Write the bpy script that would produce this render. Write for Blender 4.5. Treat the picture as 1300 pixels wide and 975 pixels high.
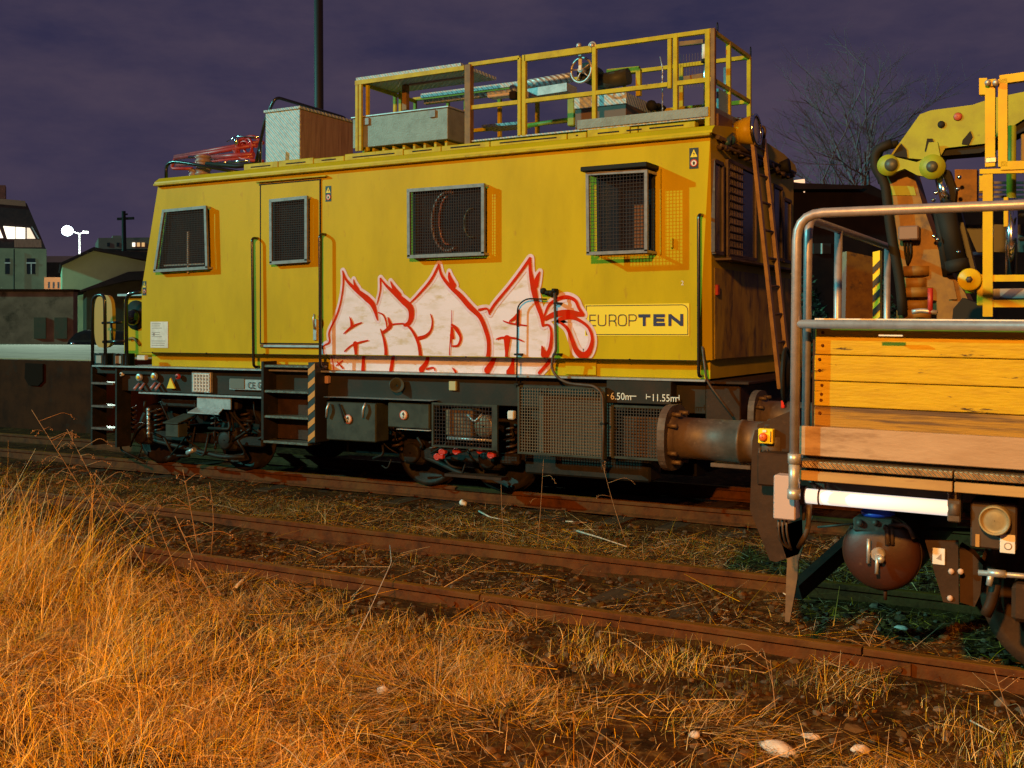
import bpy, math, random
import numpy as np
from mathutils import Vector, noise
from mathutils.geometry import tessellate_polygon

for o in list(bpy.data.objects): bpy.data.objects.remove(o)
S = bpy.context.scene
COL = S.collection
R = math.radians

# ------------------------------------------------------------ camera, sky, lights
# x runs along the tracks, y away from the camera across them, z up; z = 0 is the top of the rails
CAM_H = 1.78; YAW = R(29.5); FOC = 1380.0; HOR = 418.0
cam = bpy.data.cameras.new('camera'); camo = bpy.data.objects.new('camera', cam); COL.objects.link(camo)
cam.sensor_width = 36; cam.lens = 36 * FOC / 1300
cam.shift_x = 0; cam.shift_y = -(487.5 - HOR) / 1300
cam.clip_end = 2000; cam.clip_start = 0.05
camo.location = (0, 0, CAM_H); camo.rotation_euler = (R(90), 0, YAW)
S.camera = camo

w = bpy.data.worlds.new('World'); S.world = w; w.use_nodes = True
nt = w.node_tree; nt.nodes.clear()
out = nt.nodes.new('ShaderNodeOutputWorld'); bg = nt.nodes.new('ShaderNodeBackground')
tc = nt.nodes.new('ShaderNodeTexCoord'); mp = nt.nodes.new('ShaderNodeMapping'); mp.inputs['Scale'].default_value = (1.1, 1.1, 3.2)
nz = nt.nodes.new('ShaderNodeTexNoise'); nz.inputs['Scale'].default_value = 3.4; nz.inputs['Detail'].default_value = 9; nz.inputs['Roughness'].default_value = 0.62
cr = nt.nodes.new('ShaderNodeValToRGB')
cr.color_ramp.elements[0].position = 0.36; cr.color_ramp.elements[0].color = (0.025, 0.023, 0.056, 1)
cr.color_ramp.elements[1].position = 0.66; cr.color_ramp.elements[1].color = (0.060, 0.044, 0.071, 1)
sp = nt.nodes.new('ShaderNodeSeparateXYZ'); mr = nt.nodes.new('ShaderNodeMapRange')
mr.inputs[1].default_value = -0.02; mr.inputs[2].default_value = 0.22; mr.inputs[3].default_value = 0.55; mr.inputs[4].default_value = 0.0
mx = nt.nodes.new('ShaderNodeMix'); mx.data_type = 'RGBA'
nt.links.new(tc.outputs['Generated'], mp.inputs[0]); nt.links.new(mp.outputs[0], nz.inputs[0]); nt.links.new(nz.outputs[0], cr.inputs[0])
nt.links.new(tc.outputs['Generated'], sp.inputs[0]); nt.links.new(sp.outputs[2], mr.inputs[0]); nt.links.new(mr.outputs[0], mx.inputs[0])
nt.links.new(cr.outputs[0], mx.inputs[6]); mx.inputs[7].default_value = (0.066, 0.048, 0.078, 1)
nt.links.new(mx.outputs[2], bg.inputs[0]); bg.inputs[1].default_value = 1.15; nt.links.new(bg.outputs[0], out.inputs[0])

sun = bpy.data.lights.new('mercury_floodlight', 'SUN'); sun.energy = 2.7; sun.angle = R(0.9); sun.color = (0.22, 0.90, 0.80)
so = bpy.data.objects.new('mercury_floodlight', sun); COL.objects.link(so)
so.rotation_euler = Vector((1.25, 1.0, -0.62)).to_track_quat('-Z', 'Y').to_euler()
pl = bpy.data.lights.new('sodium_yard_lamp', 'POINT'); pl.energy = 8700; pl.color = (1.0, 0.41, 0.06); pl.shadow_soft_size = 0.25
po = bpy.data.objects.new('sodium_yard_lamp', pl); COL.objects.link(po); po.location = (-0.6, -4.6, 6.3)

S.view_settings.view_transform = 'Standard'; S.view_settings.look = 'None'
S.view_settings.exposure = 0.0; S.view_settings.gamma = 1.0; S.view_settings.use_curve_mapping = False

# ------------------------------------------------------------ measuring on the photograph's planes
FW = Vector((-math.sin(YAW), math.cos(YAW), 0)); RT = Vector((math.cos(YAW), math.sin(YAW), 0))
def ray(u, v): return FW + RT * ((u - 650) / FOC) + Vector((0, 0, -(v - HOR) / FOC))
def PY(u, v, Y):
    r = ray(u, v); k = Y / r.y; return Vector((r.x * k, Y, CAM_H + r.z * k))
def PX(u, v, X):
    r = ray(u, v); k = X / r.x; return Vector((X, r.y * k, CAM_H + r.z * k))
def PD(u, v, d):
    r = ray(u, v); return Vector((r.x * d, r.y * d, CAM_H + r.z * d))
def XA(u, Y): return PY(u, HOR, Y).x

# ------------------------------------------------------------ materials
MATS = {}
def mat(name, c, rough=0.55, metal=0.0, c2=None, scale=6.0, lo=0.42, hi=0.68, bump=0.0, bscale=40.0, c3=None, s3=1.5, lo3=0.55, hi3=0.75, stretch=(1, 1, 1), island=0.0, emit=None, es=1.0, spec=0.5, coat=0.0, btype='noise'):
    if name in MATS: return MATS[name]
    if rough >= .8 and spec == .5: spec = .08
    m = bpy.data.materials.new(name); m.use_nodes = True; n = m.node_tree; p = n.nodes['Principled BSDF']
    p.inputs['Base Color'].default_value = (*c, 1); p.inputs['Roughness'].default_value = rough; p.inputs['Metallic'].default_value = metal
    p.inputs['Specular IOR Level'].default_value = spec; p.inputs['Coat Weight'].default_value = coat
    t = n.nodes.new('ShaderNodeTexCoord'); mpp = n.nodes.new('ShaderNodeMapping'); mpp.inputs['Scale'].default_value = stretch
    n.links.new(t.outputs['Object'], mpp.inputs[0])
    cur = None
    def layer(prev, pc, col, sc, a, b, det=6):
        q = n.nodes.new('ShaderNodeTexNoise'); q.inputs['Scale'].default_value = sc; q.inputs['Detail'].default_value = det; q.inputs['Roughness'].default_value = 0.62
        n.links.new(mpp.outputs[0], q.inputs[0])
        g = n.nodes.new('ShaderNodeMapRange'); g.inputs[1].default_value = a; g.inputs[2].default_value = b; n.links.new(q.outputs[0], g.inputs[0])
        x = n.nodes.new('ShaderNodeMix'); x.data_type = 'RGBA'; n.links.new(g.outputs[0], x.inputs[0])
        if prev is None: x.inputs[6].default_value = (*pc, 1)
        else: n.links.new(prev, x.inputs[6])
        x.inputs[7].default_value = (*col, 1)
        return x.outputs[2]
    if c2: cur = layer(cur, c, c2, scale, lo, hi)
    if c3: cur = layer(cur, c, c3, s3, lo3, hi3, 9)
    if island:
        g = n.nodes.new('ShaderNodeNewGeometry'); hs = n.nodes.new('ShaderNodeHueSaturation')
        a = n.nodes.new('ShaderNodeMapRange'); a.inputs[3].default_value = 1 - island; a.inputs[4].default_value = 1 + island
        n.links.new(g.outputs['Random Per Island'], a.inputs[0]); n.links.new(a.outputs[0], hs.inputs['Value'])
        a2 = n.nodes.new('ShaderNodeMath'); a2.operation = 'MULTIPLY'; a2.inputs[1].default_value = 37.7
        a3 = n.nodes.new('ShaderNodeMath'); a3.operation = 'FRACT'; a4 = n.nodes.new('ShaderNodeMapRange'); a4.inputs[3].default_value = 0.6; a4.inputs[4].default_value = 1.15
        n.links.new(g.outputs['Random Per Island'], a2.inputs[0]); n.links.new(a2.outputs[0], a3.inputs[0]); n.links.new(a3.outputs[0], a4.inputs[0]); n.links.new(a4.outputs[0], hs.inputs['Saturation'])
        if cur: n.links.new(cur, hs.inputs['Color'])
        else: hs.inputs['Color'].default_value = (*c, 1)
        cur = hs.outputs[0]
    if cur: n.links.new(cur, p.inputs['Base Color'])
    if bump:
        if btype == 'voronoi':
            q = n.nodes.new('ShaderNodeTexVoronoi'); q.inputs['Scale'].default_value = bscale; o_ = q.outputs['Distance']
        elif btype == 'checker':
            q = n.nodes.new('ShaderNodeTexWave'); q.wave_type = 'BANDS'; q.bands_direction = 'DIAGONAL'; q.inputs['Scale'].default_value = bscale; q.inputs['Distortion'].default_value = 0.6; o_ = q.outputs['Fac']
        else:
            q = n.nodes.new('ShaderNodeTexNoise'); q.inputs['Scale'].default_value = bscale; q.inputs['Detail'].default_value = 8; o_ = q.outputs[0]
        n.links.new(mpp.outputs[0], q.inputs[0])
        b = n.nodes.new('ShaderNodeBump'); b.inputs['Strength'].default_value = bump; b.inputs['Distance'].default_value = 0.02
        n.links.new(o_, b.inputs['Height']); n.links.new(b.outputs[0], p.inputs['Normal'])
    if emit: p.inputs['Emission Color'].default_value = (*emit, 1); p.inputs['Emission Strength'].default_value = es
    MATS[name] = m; return m

YEL = mat('yellow_paint', (0.555, 0.385, 0.003), 0.45, spec=0.12, c2=(0.46, 0.32, 0.003), scale=2.2, bump=0.05, bscale=9, c3=(0.42, 0.23, 0.015), s3=14, lo3=0.62, hi3=0.8, stretch=(1, 1, 0.35))
YEL2 = mat('yellow_paint_worn', (0.50, 0.39, 0.004), 0.5, spec=0.2, c2=(0.38, 0.27, 0.006), scale=9, bump=0.08, bscale=30, c3=(0.10, 0.05, 0.02), s3=22, lo3=0.66, hi3=0.74)
YEL3 = mat('basket_yellow_paint', (0.52, 0.36, 0.006), 0.42, spec=0.25, c2=(0.45, 0.27, 0.012), scale=6, c3=(0.15, 0.07, 0.02), s3=30, lo3=0.66, hi3=0.76)
CRANE = mat('crane_yellow_paint', (0.25, 0.29, 0.008), 0.55, c2=(0.19, 0.21, 0.01), scale=7, c3=(0.06, 0.045, 0.02), s3=9, lo3=0.62, hi3=0.70)
ORG = mat('crane_paint_orange_lit', (0.22, 0.105, 0.010), 0.6, c2=(0.13, 0.055, 0.010), scale=9, c3=(0.06, 0.03, 0.015), s3=7, lo3=0.58, hi3=0.72)
GALV = mat('galvanised_steel', (0.50, 0.47, 0.48), 0.42, 0.55, c2=(0.36, 0.33, 0.34), scale=14, bump=0.03)
TUBE = mat('galvanised_tube', (0.36, 0.32, 0.35), 0.42, 0.45, c2=(0.28, 0.24, 0.26), scale=18, c3=(0.28, 0.22, 0.18), s3=26, lo3=0.64, hi3=0.8, bump=0.03)
ALU = mat('chequer_aluminium', (0.52, 0.56, 0.58), 0.5, 0.3, c2=(0.38, 0.41, 0.43), scale=35, lo=0.45, hi=0.6, bump=0.5, bscale=9, btype='checker')
ALUD = mat('aluminium_box_plain', (0.24, 0.24, 0.22), 0.55, 0.25, c2=(0.18, 0.17, 0.15), scale=8, bump=0.2, bscale=60)
BLK = mat('black_gloss_tube', (0.012, 0.012, 0.013), 0.25, coat=0.4)
BOG = mat('grimy_bogie_steel', (0.014, 0.010, 0.008), 0.6, c2=(0.030, 0.017, 0.010), scale=9, bump=0.15, c3=(0.05, 0.028, 0.016), s3=22, lo3=0.6, hi3=0.8, spec=0.18)
DARK = mat('dark_underframe', (0.014, 0.012, 0.010), 0.6, c2=(0.028, 0.018, 0.012), scale=7, bump=0.1, c3=(0.05, 0.03, 0.02), s3=25, lo3=0.6, hi3=0.8, spec=0.18)
DGREY = mat('grey_green_steel', (0.050, 0.054, 0.045), 0.5, c2=(0.03, 0.03, 0.025), scale=6, bump=0.05, c3=(0.08, 0.06, 0.04), s3=18, lo3=0.62, hi3=0.8, spec=0.18)
BEAM = mat('underframe_beam_paint', (0.024, 0.022, 0.018), 0.5, c2=(0.040, 0.025, 0.018), scale=4, bump=0.04, c3=(0.08, 0.055, 0.035), s3=30, lo3=0.64, hi3=0.8, spec=0.18)
WAGB = mat('wagon_brown_steel', (0.046, 0.022, 0.012), 0.55, c2=(0.026, 0.013, 0.008), scale=6, bump=0.08, c3=(0.10, 0.05, 0.025), s3=20, lo3=0.6, hi3=0.78, spec=0.18)
GRIME = mat('greasy_buffer_steel', (0.10, 0.065, 0.05), 0.55, 0.2, c2=(0.05, 0.03, 0.02), scale=7, bump=0.08, c3=(0.22, 0.18, 0.15), s3=16, lo3=0.6, hi3=0.8)
RUST = mat('rusty_rail_steel', (0.110, 0.030, 0.005), 0.85, c2=(0.050, 0.014, 0.003), scale=9, bump=0.3, bscale=45, c3=(0.12, 0.045, 0.010), s3=3.2, lo3=0.45, hi3=0.7, spec=0.2)
RAILTOP = mat('rail_head_steel', (0.17, 0.070, 0.010), 0.85, 0.0, spec=0.04, c2=(0.10, 0.038, 0.006), scale=6, stretch=(0.4, 6, 6), bump=0.1)
GLASS = mat('dark_window_glass', (0.018, 0.018, 0.022), 0.16, c2=(0.04, 0.028, 0.022), scale=3)
GUARD = mat('grey_guard_steel', (0.24, 0.21, 0.22), 0.5, 0.2, c2=(0.16, 0.14, 0.14), scale=16)
WIRE = mat('guard_wire', (0.045, 0.034, 0.036), 0.6, spec=.1)
WIREB = mat('brown_mesh_wire', (0.16, 0.11, 0.07), 0.55, 0.3)
RUB = mat('black_rubber', (0.015, 0.014, 0.013), 0.7, spec=0.18)
WHT = mat('white_plate', (0.72, 0.68, 0.68), 0.5, c2=(0.6, 0.54, 0.52), scale=12)
WPNT = mat('white_lettering', (0.75, 0.72, 0.68), 0.6)
STICK = mat('sticker_black', (0.018, 0.016, 0.016), 0.5)
YST = mat('sticker_yellow', (0.85, 0.62, 0.015), 0.5)
RED = mat('red_paint', (0.45, 0.03, 0.02), 0.5, c2=(0.3, 0.02, 0.015), scale=8)
PANT = mat('pantograph_red', (0.42, 0.05, 0.06), 0.42, c2=(0.28, 0.03, 0.03), scale=14, coat=0.2)
CHROME = mat('chrome_rod', (0.75, 0.78, 0.82), 0.15, 1.0)
GPINK = mat('graffiti_pale_pink', (0.80, 0.66, 0.80), 0.65, c2=(0.68, 0.54, 0.56), scale=4.5, lo=0.46, hi=0.72, c3=(0.55, 0.38, 0.20), s3=5, lo3=0.54, hi3=0.72, stretch=(0.8, 1, 2.4))
GHALO = mat('graffiti_halo', (0.74, 0.52, 0.68), 0.65, c2=(0.66, 0.44, 0.40), scale=16)
GRED = mat('graffiti_red', (0.60, 0.022, 0.002), 0.75, spec=0.05, c2=(0.47, 0.028, 0.004), scale=9)
NAVY = mat('lettering_navy', (0.022, 0.020, 0.075), 0.5)
WOOD = mat('yellow_painted_boards', (0.50, 0.32, 0.006), 0.65, c2=(0.42, 0.25, 0.006), scale=13, stretch=(0.45, 1, 2.6), bump=0.25, bscale=34, c3=(0.05, 0.025, 0.008), s3=12, lo3=0.635, hi3=0.68, spec=0.3)
WOODD = mat('weathered_board', (0.33, 0.17, 0.015), 0.75, c2=(0.10, 0.05, 0.02), scale=7, stretch=(0.25, 1, 5), bump=0.3, bscale=30, lo=0.42, hi=0.58)
PLY = mat('pale_toe_board', (0.40, 0.26, 0.17), 0.55, c2=(0.33, 0.20, 0.12), scale=5, stretch=(0.4, 1, 1.5), c3=(0.22, 0.12, 0.065), s3=7, lo3=0.56, hi3=0.70, bump=.1)
TREAD = mat('grip_tread', (0.46, 0.30, 0.16), 0.4, 0.4, c2=(0.2, 0.12, 0.07), scale=30, bump=0.6, bscale=28, btype='checker')
SOIL = None
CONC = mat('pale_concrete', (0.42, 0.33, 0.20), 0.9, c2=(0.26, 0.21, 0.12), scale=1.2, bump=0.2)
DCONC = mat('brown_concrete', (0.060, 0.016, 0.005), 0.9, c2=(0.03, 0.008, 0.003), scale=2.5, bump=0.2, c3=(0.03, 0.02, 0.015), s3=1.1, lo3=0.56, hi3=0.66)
PLAST = mat('old_plaster', (0.44, 0.30, 0.20), 0.9, c2=(0.26, 0.18, 0.12), scale=1.4, lo=0.35, hi=0.65, bump=0.2, c3=(0.05, 0.045, 0.03), s3=0.8, lo3=0.55, hi3=0.7)
WALLG = mat('pale_green_plaster', (0.20, 0.20, 0.13), 0.9, c2=(0.15, 0.15, 0.10), scale=0.6)
WALLS = mat('shed_plaster', (0.50, 0.62, 0.38), 0.9, c2=(0.42, 0.52, 0.32), scale=0.5)
ROOFM = mat('dark_roof_tiles', (0.030, 0.016, 0.018), 0.8, c2=(0.045, 0.022, 0.022), scale=3, bump=0.3)
APT = mat('apartment_render', (0.26, 0.16, 0.13), 0.9, c2=(0.20, 0.12, 0.10), scale=0.3)
BRK = mat('chimney_brick', (0.16, 0.045, 0.035), 0.9, c2=(0.10, 0.03, 0.025), scale=2)
LIT = mat('lit_window', (0.8, 0.7, 0.55), 0.5, emit=(1.0, 0.86, 0.68), es=1.7)
LITB = mat('lamp_glow', (0.9, 0.95, 1), 0.5, emit=(0.75, 0.93, 1.0), es=14)
LITO = mat('dim_orange_window', (0.6, 0.3, 0.1), 0.5, emit=(1.0, 0.55, 0.22), es=0.7)
DWIN = mat('dark_pane', (0.012, 0.014, 0.018), 0.3)
FRAMEW = mat('white_window_frame', (0.42, 0.42, 0.40), 0.7)
BARK = mat('bare_branches', (0.20, 0.14, 0.16), 0.9, c2=(0.14, 0.10, 0.11), scale=4)
BLUE = mat('blue_valve', (0.05, 0.10, 0.75), 0.4, c2=(0.02, 0.05, 0.35), scale=9)
TANK = mat('red_brown_tank', (0.050, 0.012, 0.006), 0.5, c2=(0.028, 0.009, 0.005), scale=5, bump=.05, c3=(0.14, 0.06, 0.03), s3=22, lo3=0.64, hi3=0.8)
BARN = mat('dark_barn_boards', (0.018, 0.012, 0.014), 0.9, c2=(0.03, 0.018, 0.016), scale=2)
SLEEP = mat('old_sleeper_wood', (0.07, 0.042, 0.024), 0.95, c2=(0.035, 0.02, 0.012), scale=6, stretch=(3, 0.3, 1), bump=0.5, bscale=20)

# ------------------------------------------------------------ mesh builder
class MB:
    def __init__(s): s.v = []; s.f = []; s.sm = []; s.st = []
    def add(s, vs, fs, smooth=False):
        b = len(s.v); s.st.append((b, len(s.f))); s.v += [tuple(x) for x in vs]; s.f += [tuple(b + i for i in f) for f in fs]; s.sm += [smooth] * len(fs); return s
    def box(s, a, b, bev=0.0):
        x0, x1 = sorted((a[0], b[0])); y0, y1 = sorted((a[1], b[1])); z0, z1 = sorted((a[2], b[2]))
        e = min(bev, (x1 - x0) * .45, (y1 - y0) * .45, (z1 - z0) * .45)
        if e <= 0:
            vs = [(x, y, z) for z in (z0, z1) for y in (y0, y1) for x in (x0, x1)]
            return s.add(vs, [(0, 2, 3, 1), (4, 5, 7, 6), (0, 1, 5, 4), (2, 6, 7, 3), (0, 4, 6, 2), (1, 3, 7, 5)])
        xs = (x0, x1); ys = (y0, y1); zs = (z0, z1); vs = []; idx = {}
        for i in (0, 1):
            for j in (0, 1):
                for k in (0, 1):
                    sx, sy, sz = (1, -1)[i], (1, -1)[j], (1, -1)[k]
                    for ax in range(3):
                        p = [xs[i] + sx * e, ys[j] + sy * e, zs[k] + sz * e]; p[ax] = (xs[i], ys[j], zs[k])[ax]
                        idx[(i, j, k, ax)] = len(vs); vs.append(p)
        fs = []
        for i in (0, 1):
            q = [idx[(i, 0, 0, 0)], idx[(i, 1, 0, 0)], idx[(i, 1, 1, 0)], idx[(i, 0, 1, 0)]]; fs.append(q if i else q[::-1])
            q = [idx[(0, i, 0, 1)], idx[(1, i, 0, 1)], idx[(1, i, 1, 1)], idx[(0, i, 1, 1)]]; fs.append(q[::-1] if i else q)
            q = [idx[(0, 0, i, 2)], idx[(1, 0, i, 2)], idx[(1, 1, i, 2)], idx[(0, 1, i, 2)]]; fs.append(q if i else q[::-1])
        for a_ in (0, 1):
            for b_ in (0, 1):
                fs.append([idx[(a_, b_, 0, 0)], idx[(a_, b_, 1, 0)], idx[(a_, b_, 1, 1)], idx[(a_, b_, 0, 1)]])
                fs.append([idx[(a_, 0, b_, 0)], idx[(a_, 1, b_, 0)], idx[(a_, 1, b_, 2)], idx[(a_, 0, b_, 2)]])
                fs.append([idx[(0, a_, b_, 1)], idx[(1, a_, b_, 1)], idx[(1, a_, b_, 2)], idx[(0, a_, b_, 2)]])
                for c_ in (0, 1): fs.append([idx[(a_, b_, c_, 0)], idx[(a_, b_, c_, 1)], idx[(a_, b_, c_, 2)]])
        return s.add(vs, fs)
    def frame_box(s, o, ex, ey, ez):   # box from corner o with edge vectors
        o, ex, ey, ez = map(Vector, (o, ex, ey, ez))
        vs = [o, o + ex, o + ex + ey, o + ey, o + ez, o + ex + ez, o + ex + ey + ez, o + ey + ez]
        return s.add(vs, [(0, 3, 2, 1), (4, 5, 6, 7), (0, 1, 5, 4), (1, 2, 6, 5), (2, 3, 7, 6), (3, 0, 4, 7)])
    def bar(s, a, b, w, h=None, up=(0, 0, 1)):
        a, b = Vector(a), Vector(b); h = h or w; d = (b - a); L = d.length; d.normalize(); u_ = Vector(up)
        if abs(d.dot(u_)) > .98: u_ = Vector((0, 1, 0))
        sd = d.cross(u_).normalized(); u2 = sd.cross(d)
        return s.frame_box(a - sd * w / 2 - u2 * h / 2, d * L, sd * w, u2 * h)
    def tube(s, pts, r, n=10, fil=0.0, caps=True, r2=None):
        P = [Vector(p) for p in pts]
        if fil and len(P) > 2:
            Q = [P[0]]
            for i in range(1, len(P) - 1):
                a, b, c = P[i - 1], P[i], P[i + 1]; k = min(fil, (a - b).length * .48, (c - b).length * .48)
                p0 = b + (a - b).normalized() * k; p1 = b + (c - b).normalized() * k
                for t in (0, .2, .4, .6, .8, 1): Q.append(p0 * (1 - t) ** 2 + b * 2 * t * (1 - t) + p1 * t * t)
            Q.append(P[-1]); P = Q
        m = len(P); vs = []; fs = []; prev = None
        for i, p in enumerate(P):
            d = (P[min(i + 1, m - 1)] - P[max(i - 1, 0)]).normalized()
            if prev is None:
                u_ = Vector((0, 0, 1)) if abs(d.z) < .9 else Vector((1, 0, 0)); a = d.cross(u_).normalized()
            else: a = (prev - d * prev.dot(d)).normalized()
            prev = a; b = d.cross(a)
            rr = r if r2 is None else r + (r2 - r) * i / (m - 1)
            for j in range(n):
                t = 2 * math.pi * j / n; vs.append(p + (a * math.cos(t) + b * math.sin(t)) * rr)
        for i in range(m - 1):
            for j in range(n):
                fs.append((i * n + j, i * n + (j + 1) % n, (i + 1) * n + (j + 1) % n, (i + 1) * n + j))
        s.add(vs, fs, True)
        if caps:
            b = len(s.v) - m * n; s.f.append(tuple(b + j for j in range(n))[::-1]); s.sm.append(False)
            s.f.append(tuple(b + (m - 1) * n + j for j in range(n))); s.sm.append(False)
        return s
    def cyl(s, a, b, r, n=20): return s.tube([a, b], r, n)
    def lathe(s, c, ax, prof, n=24):   # prof: (distance along axis, radius)
        c = Vector(c); ax = Vector(ax).normalized(); u_ = Vector((0, 0, 1)) if abs(ax.z) < .9 else Vector((1, 0, 0))
        a = ax.cross(u_).normalized(); b = ax.cross(a); vs = []; fs = []
        for (h, r) in prof:
            for j in range(n):
                t = 2 * math.pi * j / n; vs.append(c + ax * h + (a * math.cos(t) + b * math.sin(t)) * r)
        for i in range(len(prof) - 1):
            for j in range(n): fs.append((i * n + j, (i + 1) * n + j, (i + 1) * n + (j + 1) % n, i * n + (j + 1) % n))
        return s.add(vs, fs, True)
    def prism(s, poly, off):            # poly: coplanar 3-D points, off: extrusion vector
        P = [Vector(p) for p in poly]; off = Vector(off); n = len(P)
        tri = tessellate_polygon([P]); vs = P + [p + off for p in P]
        fs = [tuple(t) for t in tri] + [tuple(n + i for i in t[::-1]) for t in tri] + [(i, (i + 1) % n, n + (i + 1) % n, n + i) for i in range(n)]
        return s.add(vs, fs)
    def sphere(s, c, r, n=14, sq=(1, 1, 1)):
        c = Vector(c); vs = []; fs = []; m = n // 2
        for i in range(m + 1):
            p = math.pi * i / m
            for j in range(n):
                t = 2 * math.pi * j / n; vs.append((c.x + r * sq[0] * math.sin(p) * math.cos(t), c.y + r * sq[1] * math.sin(p) * math.sin(t), c.z + r * sq[2] * math.cos(p)))
        for i in range(m):
            for j in range(n): fs.append((i * n + j, (i + 1) * n + j, (i + 1) * n + (j + 1) % n, i * n + (j + 1) % n))
        return s.add(vs, fs, True)
    def ring(s, c, ax, r0, r1, n=28, th=0.004): return s.lathe(c, ax, [(0, r0), (0, r1), (th, r1), (th, r0), (0, r0)], n)
    def torus(s, c, ax, r, t, n=28):
        return s.lathe(c, ax, [(t * math.sin(a), r + t * math.cos(a)) for a in [2 * math.pi * k / 8 for k in range(9)]], n)
    def mesh(s, name, m, org=(0, 0, 0)):
        me = bpy.data.meshes.new(name); o = Vector(org)
        me.from_pydata([(x - o.x, y - o.y, z - o.z) for x, y, z in s.v], [], s.f); me.update()
        me.polygons.foreach_set('use_smooth', s.sm); me.materials.append(m)
        import bmesh
        bm = bmesh.new(); bm.from_mesh(me); bmesh.ops.recalc_face_normals(bm, faces=bm.faces); bm.to_mesh(me); bm.free()
        return me
    def build(s, name, m, parent=None):
        if parent is not None:
            org = parent['_o'] if '_o' in parent else (0, 0, 0)
        else:
            a = np.array(s.v); org = ((a[:, 0].min() + a[:, 0].max()) / 2, (a[:, 1].min() + a[:, 1].max()) / 2, a[:, 2].min())
        o = bpy.data.objects.new(name, s.mesh(name, m, org)); COL.objects.link(o)
        o['_o'] = tuple(float(x) for x in org)
        if parent is None: o.location = org
        else: o.parent = parent
        return o
def build_each(mb, name, m, parent):
    """one object for every separate piece collected in the builder"""
    out = []; S_ = mb.st + [(len(mb.v), len(mb.f))]
    for (v0, f0), (v1, f1) in zip(S_[:-1], S_[1:]):
        c = MB(); c.v = mb.v[v0:v1]; c.f = [tuple(i - v0 for i in f) for f in mb.f[f0:f1]]; c.sm = mb.sm[f0:f1]; out.append(c.build(name, m, parent))
    return out[0]
MB.build_each = build_each
def thing(name, loc, label, cat, group=None, kind=None):
    o = bpy.data.objects.new(name, None); COL.objects.link(o); o.location = loc; o.empty_display_size = .2
    o['_o'] = tuple(float(x) for x in loc); return tag(o, label, cat, group, kind)
def tag(o, label=None, cat=None, group=None, kind=None):
    if label: o['label'] = label
    if cat: o['category'] = cat
    if group: o['group'] = group
    if kind: o['kind'] = kind
    return o
def copy_tree(o, parent=None):
    c = o.copy(); COL.objects.link(c)
    if parent is not None: c.parent = parent
    for ch in list(o.children): copy_tree(ch, c)
    return c
def text_mb(txt, size, origin, ex=(1, 0, 0), ez=(0, 0, 1), th=0.002, sx=1.0):
    cu = bpy.data.curves.new('t', 'FONT'); cu.body = txt; cu.size = size; cu.extrude = th / 2; cu.resolution_u = 3
    ob = bpy.data.objects.new('t', cu); COL.objects.link(ob); bpy.context.view_layer.update()
    me = bpy.data.meshes.new_from_object(ob.evaluated_get(bpy.context.evaluated_depsgraph_get()))
    ex, ez, o = Vector(ex), Vector(ez), Vector(origin); nn = ex.cross(ez)
    m = MB(); m.add([o + ex * (v.co.x * sx) + ez * v.co.y + nn * v.co.z for v in me.vertices], [tuple(p.vertices) for p in me.polygons])
    bpy.data.objects.remove(ob); bpy.data.curves.remove(cu); bpy.data.meshes.remove(me); return m

# ================================================================= THE GROUND
GZ = -0.15
def hgt(x, y):
    z = GZ + .012 + 0.030 * noise.noise((x * .55, y * .55, 3.1)) + 0.022 * noise.noise((x * 2.3, y * 2.3, 7.7)) + 0.010 * noise.noise((x * 7, y * 7, 1.2))
    if 6.3 < y < 7.7: z -= 0.015
    if y < 5.7: z += 0.03 * min(1, (5.7 - y)) + max(0, min(1, (-3.2 - x - 1.2 * (y - 3.6)) / 2.0)) * 0.10
    if 8.6 < y < 9.6: z -= 0.02
    if abs(y - 11.15) < 1.7 and x > -13: z -= 0.03
    for yr in (6.26, 7.76): z += .028 * max(0, 1 - abs(y - yr) / .30)
    return z
def gridaxis(lo, hi, st, far):
    a = list(np.arange(lo, hi + 1e-6, st)); g = st; x = lo; pre = []
    while x > -far: g *= 1.35; x -= g; pre.append(x)
    g = st; x = hi; post = []
    while x < far: g *= 1.35; x += g; post.append(x)
    return pre[::-1] + a + post
xs = gridaxis(-15, 1.6, 0.05, 900); ys = gridaxis(2.6, 10.4, 0.05, 900)
gv = [(x, y, hgt(x, y) if (abs(x) < 60 and abs(y) < 60) else GZ) for y in ys for x in xs]
nx = len(xs)
gf = [(j * nx + i, j * nx + i + 1, (j + 1) * nx + i + 1, (j + 1) * nx + i) for j in range(len(ys) - 1) for i in range(nx - 1)]
SOIL = mat('trackside_soil', (0.075, 0.030, 0.008), 0.95, c2=(0.022, 0.009, 0.003), scale=3.2, lo=0.35, hi=0.65, bump=0.9, bscale=26, c3=(0.17, 0.080, 0.022), s3=11, lo3=0.52, hi3=0.72, spec=0.05)
me = bpy.data.meshes.new('ground'); me.from_pydata(gv, [], gf); me.materials.append(SOIL); me.polygons.foreach_set('use_smooth', [True] * len(gf))
go = bpy.data.objects.new('ground', me); COL.objects.link(go); tag(go, kind='structure')

rnd = random.Random(5)
def T(y0, nm): pass
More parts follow.
